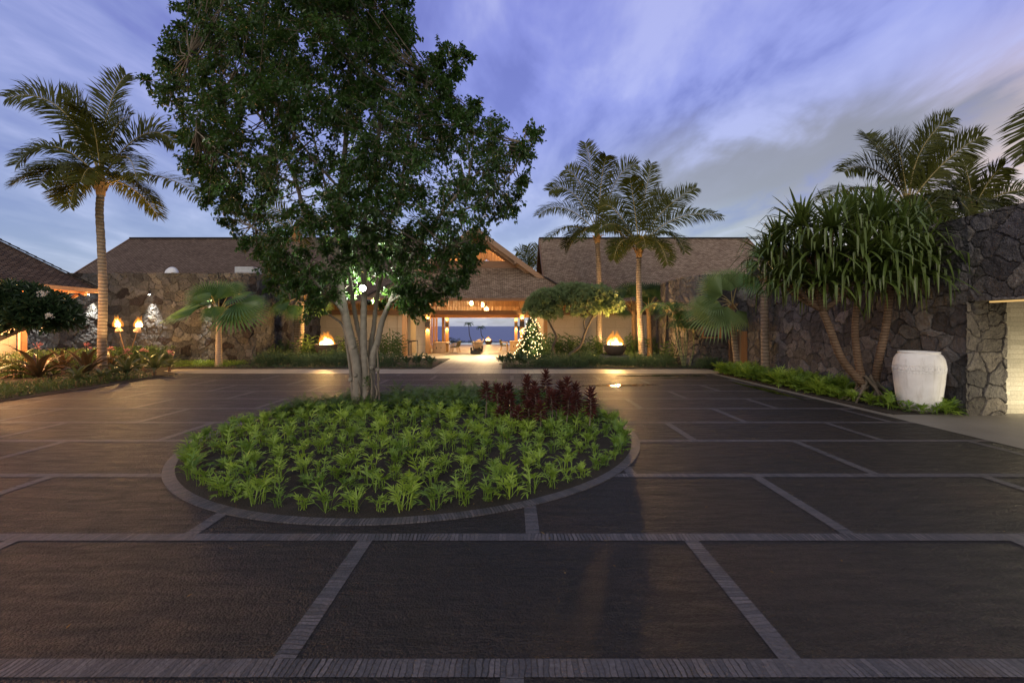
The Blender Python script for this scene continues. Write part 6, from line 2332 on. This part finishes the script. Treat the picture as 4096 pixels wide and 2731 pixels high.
protos = [leaf_mound('low_shrub', M['shrub'], 300 + i) for i in range(4)]
spots = []
rb = np.random.default_rng(91)
for px_ in np.arange(1035, 1600, 30):
    d = 20.6 + 1.0 * rb.random(); spots.append((GX(px_ + 14 * rb.random(), d), d, .01, .9 + .3 * rb.random()))
for px_ in np.arange(1050, 1500, 46):
    d = 22.2 + .6 * rb.random(); spots.append((GX(px_ + 20 * rb.random(), d), d, .01, 1.15 + .3 * rb.random()))
nl = len(spots)
for px_ in np.arange(2130, 2680, 27):
    d = 20.4 + .8 * rb.random(); spots.append((GX(px_ + 14 * rb.random(), d), d, .01, .75 + .3 * rb.random()))
for px_ in list(np.arange(2120, 2390, 40)) + list(np.arange(2520, 2700, 45)):
    d = 21.8 + .5 * rb.random(); spots.append((GX(px_ + 20 * rb.random(), d), d, .01, 1.0 + .3 * rb.random()))
for px_ in (2795, 2830, 2860, 2815):
    d = 20.0 + .3 * rb.random(); spots.append((GX(px_, d), d - .3, .01, 1.05))
for p in protos: tag(p, 'low dark small leaved shrub', 'shrub')
out = place(protos, spots, 'low dark shrubs in the back beds', .9, 1.1, 4)
for i, o in enumerate(out):
    if i < nl:
        o['label'] = 'low dark small leaved shrub in the bed left of the lobby walk'; o['group'] = 'dark shrubs left of the lobby walk'
    else:
        o['label'] = 'low dark small leaved shrub in the bed right of the lobby walk'; o['group'] = 'dark shrubs right of the lobby walk'

# philodendron clumps either side of the walk
def philo(label, cx0, cx1, d, n, seed):
    r = np.random.default_rng(seed)
    protos = [lobed_clump('philodendron', M['shrub'], seed + i, n=15, L=.42, lobes=5, width=.10, stalk=.30) for i in range(2)]
    for p in protos: tag(p, label, 'philodendron')
    place(protos, [(GX(cx0 + (cx1 - cx0) * (i + .5) / n, d) , d + .7 * (i % 2) + .2 * r.random(), .01) for i in range(n)], 'philodendrons ' + label.split(' in the bed ')[1], .9, 1.15, seed)


philo('dark lobed philodendron clump in the bed left of the entry walk', 1615, 1735, 20.5, 5, 400)
philo('dark lobed philodendron clump in the bed right of the entry walk', 2000, 2110, 20.5, 5, 410)


# ginger-like foliage in front of the walls
def ginger(seed, h=1.0, n=9):
    r = np.random.default_rng(seed)
    m = MB()
    for k in range(n):
        a = k * 2.399
        o = V3((math.cos(a), math.sin(a), 0)) * (.10 + .20 * r.random())
        tip = o * 2.1 + (0, 0, h * (.7 + .45 * r.random()))
        m.tube([o * .6, (o + tip) / 2 + (0, 0, .1), tip], [.012, .010, .005], 4)
        P, D, Nn = [], [], []
        for q in range(10):
            s = .25 + .75 * q / 9
            b = a + (q % 2) * math.pi + .4 * (r.random() - .5)
            P.append(o * .6 + (tip - o * .6) * s)
            D.append(V3((math.cos(b), math.sin(b), .55)) + norm(tip) * .4); Nn.append((0, 0, 1))
        m.leaves(P, D, Nn, .26 + .10 * r.random(10), .062, .15, curl=.3)
    return m.build('ginger_plant', M['ginger'])


protos = [ginger(500 + i, 1.0) for i in range(3)]
spots = []
for px_ in (1105, 1140, 1215, 1248, 1375, 1400, 1530, 1562, 1590):
    d = 24.0 + 2.2 * rb.random(); spots.append((GX(px_, d), d, .01, 1.0 + .2 * rb.random()))
n1 = len(spots)
for px_ in (2205, 2240, 2285, 2315, 2352, 2385, 2540, 2628, 2200, 2262, 2410, 2520):
    d = 24.6 + 1.6 * rb.random(); spots.append((GX(px_, d), d, .01, .95 + .25 * rb.random()))
for p in protos: tag(p, 'leafy ginger', 'ginger plant')
for i, o in enumerate(place(protos, spots, 'g', .9, 1.1, 12)):
    if i < n1:
        o['label'] = 'leafy upright ginger plant by the railing left of the lobby'; o['group'] = 'ginger plants by the stair railing'
    else:
        o['label'] = 'leafy upright ginger plant before the right limestone wall'; o['group'] = 'ginger plants before the right limestone wall'
yp = ginger(555, .9, 5)
yp.location = (GX(2682, 21.6), 21.6, .01); yp.scale = (1, 1, 1.1)
tag(yp, 'single yellow green plant with broad lit leaves left of the cane clump', 'plant')

# shaggy fern hedge along the right wall
protos = [lobed_clump('hedge_fern', M['fern'], 600 + i, n=30, L=.46, lobes=4, width=.045, stalk=.14) for i in range(4)]
for p in protos: tag(p, 'shaggy green fern in the row along the foot of the lava wall', 'fern')
sp_ = poisson(80, lambda x, y: True, (8.78, 11.9, 9.75, 18.2), .28, 15)
sp_ += [(9.0, 11.2), (8.95, 11.6), (9.05, 10.75), (9.25, 10.45), (10.02, 11.0), (9.9, 11.4)]
place(protos, [(x, y, .015, .9 if y > 12 else .7) for x, y in sp_], 'ferns along the lava wall', .8, 1.15, 16)
protos = [lobed_clump('small_fern', M['fern'], 640 + i, n=10, L=.24, lobes=3, width=.05) for i in range(2)]
for p in protos: tag(p, 'small fern growing round the foot of the white jar', 'fern')
place(protos, [(9.12, 9.83, .015), (9.30, 9.62, .015), (9.52, 9.55, .015), (9.74, 9.55, .015), (9.03, 10.1, .015, 1.3), (9.08, 10.4, .015, 1.3), (10.0, 9.75, .015, 1.25), (10.02, 9.95, .015, 1.4), (9.92, 9.62, .015, 1.1)],
      'ferns round the white jar', .85, 1.1, 18)
fr_ = sword_clump('sword_fern', M['sword'], 660, n=9, L=.55)
fr_.location = (10.08, 9.72, .02)
tag(fr_, 'feathery fern with one long frond leaning right between jar and pillar', 'fern')

# ground cover too fine to count
def cover(name, mat, pts, n, seed, L=.06, hgt=.12):
    r = np.random.default_rng(seed)
    m = MB()
    P = []
    for (x0, y0, x1, y1) in pts:
        k = n // len(pts)
        P.append(np.c_[r.uniform(x0, x1, k), r.uniform(y0, y1, k), .02 + hgt * r.random(k) ** 1.5])
    P = np.concatenate(P)
    D = (r.random((len(P), 3)) - .5) * 2 + (0, 0, .5)
    m.leaves(P, D, np.tile((0, 0, 1.0), (len(P), 1)) + (r.random((len(P), 3)) - .5), L * (.6 + .8 * r.random(len(P))), L * .42, .1)
    o = m.build(name, mat)
    tag(o, None, None, None, 'stuff')
    return o


g1 = cover('ground_cover', M['ginger'], [(-16.5, 9.5, -13.75, 13.4), (-15.6, 13.4, -13.85, 16.5), (-16.5, 10.5, -13.75, 13.4)], 9000, 21, .075, .26)
tag(g1, 'leafy ground cover along the left kerb', 'ground cover')
g2 = cover('ground_cover', M['fern'], [(-20.5, 21.4, -13.8, 22.4), (-17.6, 20.4, -13.8, 22.4)], 6500, 22, .07, .20)
tag(g2, 'low bright ground cover along the foot of the left stone wall', 'ground cover')
g3 = cover('hedge_foliage', M['ginger'], [(-20.8, 16.0, -18.2, 19.6), (-19.2, 19.2, -17.2, 21.8)], 15000, 23, .12, .95)
tag(g3, 'yellow green leafy hedge before the left stone wall', 'hedge')
g4 = cover('ground_cover', M['shrub'], [(-13.4, 20.0, -3.9, 21.2), (-.3, 20.0, 8.6, 21.2)], 6000, 24, .06, .10)
tag(g4, 'thin ground cover on the soil of the back beds', 'ground cover')

# seaside hedge beyond the pool
protos = [leaf_mound('sea_hedge', M['shrub'], 700 + i, 500, (1.0, .8, .75), .13, .06) for i in range(3)]
for p in protos: tag(p, 'dark shrub silhouetted beyond the pool against the sea', 'shrub')
sp_ = [(GX(x, 54), 54, z, s) for x, z, s in ((1752, -.7, 1.1), (1775, -.75, .9), (1795, -.55, 1.2), (1812, -.75, .9), (1830, -.7, 1.0), (1848, -.8, .85), (1880, -.5, .75), (1900, -.8, .7), (1980, -.8, .8), (2000, -.85, .8), (2030, -.75, .9), (2052, -.6, .9), (2080, -.6, 1.0), (2100, -.6, 1.0), (2118, -.5, 1.1))]
place(protos, sp_, 'dark shrubs beyond the pool', .9, 1.1, 30)

# stepping stones by the gate
for i, (px_, py_) in enumerate(((2868, 1487), (2885, 1481), (2895, 1476), (2908, 1471))):
    g = G(px_, py_, .04)
    m = MB().lathe([(.36, 0), (.38, .02), (.36, .045)], (0, 0, 0), 14, fn=lambda v: v * V3((1.25, .55, 1)) * (1, 1, 1))
    o = m.build('stepping_stone', M['concrete'], origin=(g[0], g[1], .012))
    tag(o, 'flat stepping stone leading to the cedar gate', 'stepping stone', 'stepping stones to the gate')

# dry leaves and crumbs lying on the island soil
r = np.random.default_rng(55)
m = MB()
P = []
while len(P) < 900:
    x, y = r.uniform(ICX - 4, ICX + 4), r.uniform(ICY - 4, ICY + 4)
    q = idist(x, y)
    if q < IR - .18: P.append((x, y, mound(q) + .022))
P = np.array(P)
D = np.c_[r.random((900, 2)) - .5, (r.random(900) - .5) * .25]
m.leaves(P, D, np.tile((0, 0, 1.0), (900, 1)), .02 + .045 * r.random(900) ** 2, .014 + .012 * r.random(900), .1)
M['litter'] = mat_leaf('dry_leaf', (.10, .062, .022), (.26, .17, .06), .7, .1, .2, None, 9)
tag(m.build('leaf_litter', M['litter']), 'scattered dry leaves on the dark soil of the oval bed', 'leaf litter', None, 'stuff')
m = MB()
P = np.c_[r.uniform(-8, 8.2, 90), r.uniform(2.6, 16, 90), np.full(90, .012)]
P = P[np.hypot(P[:, 0] - ICX, P[:, 1] - ICY) > IR + .05]
D = np.c_[r.random((len(P), 2)) - .5, np.full(len(P), .06)]
m.leaves(P, D, np.tile((0, 0, 1.0), (len(P), 1)), .025 + .04 * r.random(len(P)) ** 2, .016, .1)
tag(m.build('leaf_litter', M['litter']), 'few dry leaves scattered on the dark paving', 'leaf litter', None, 'stuff')
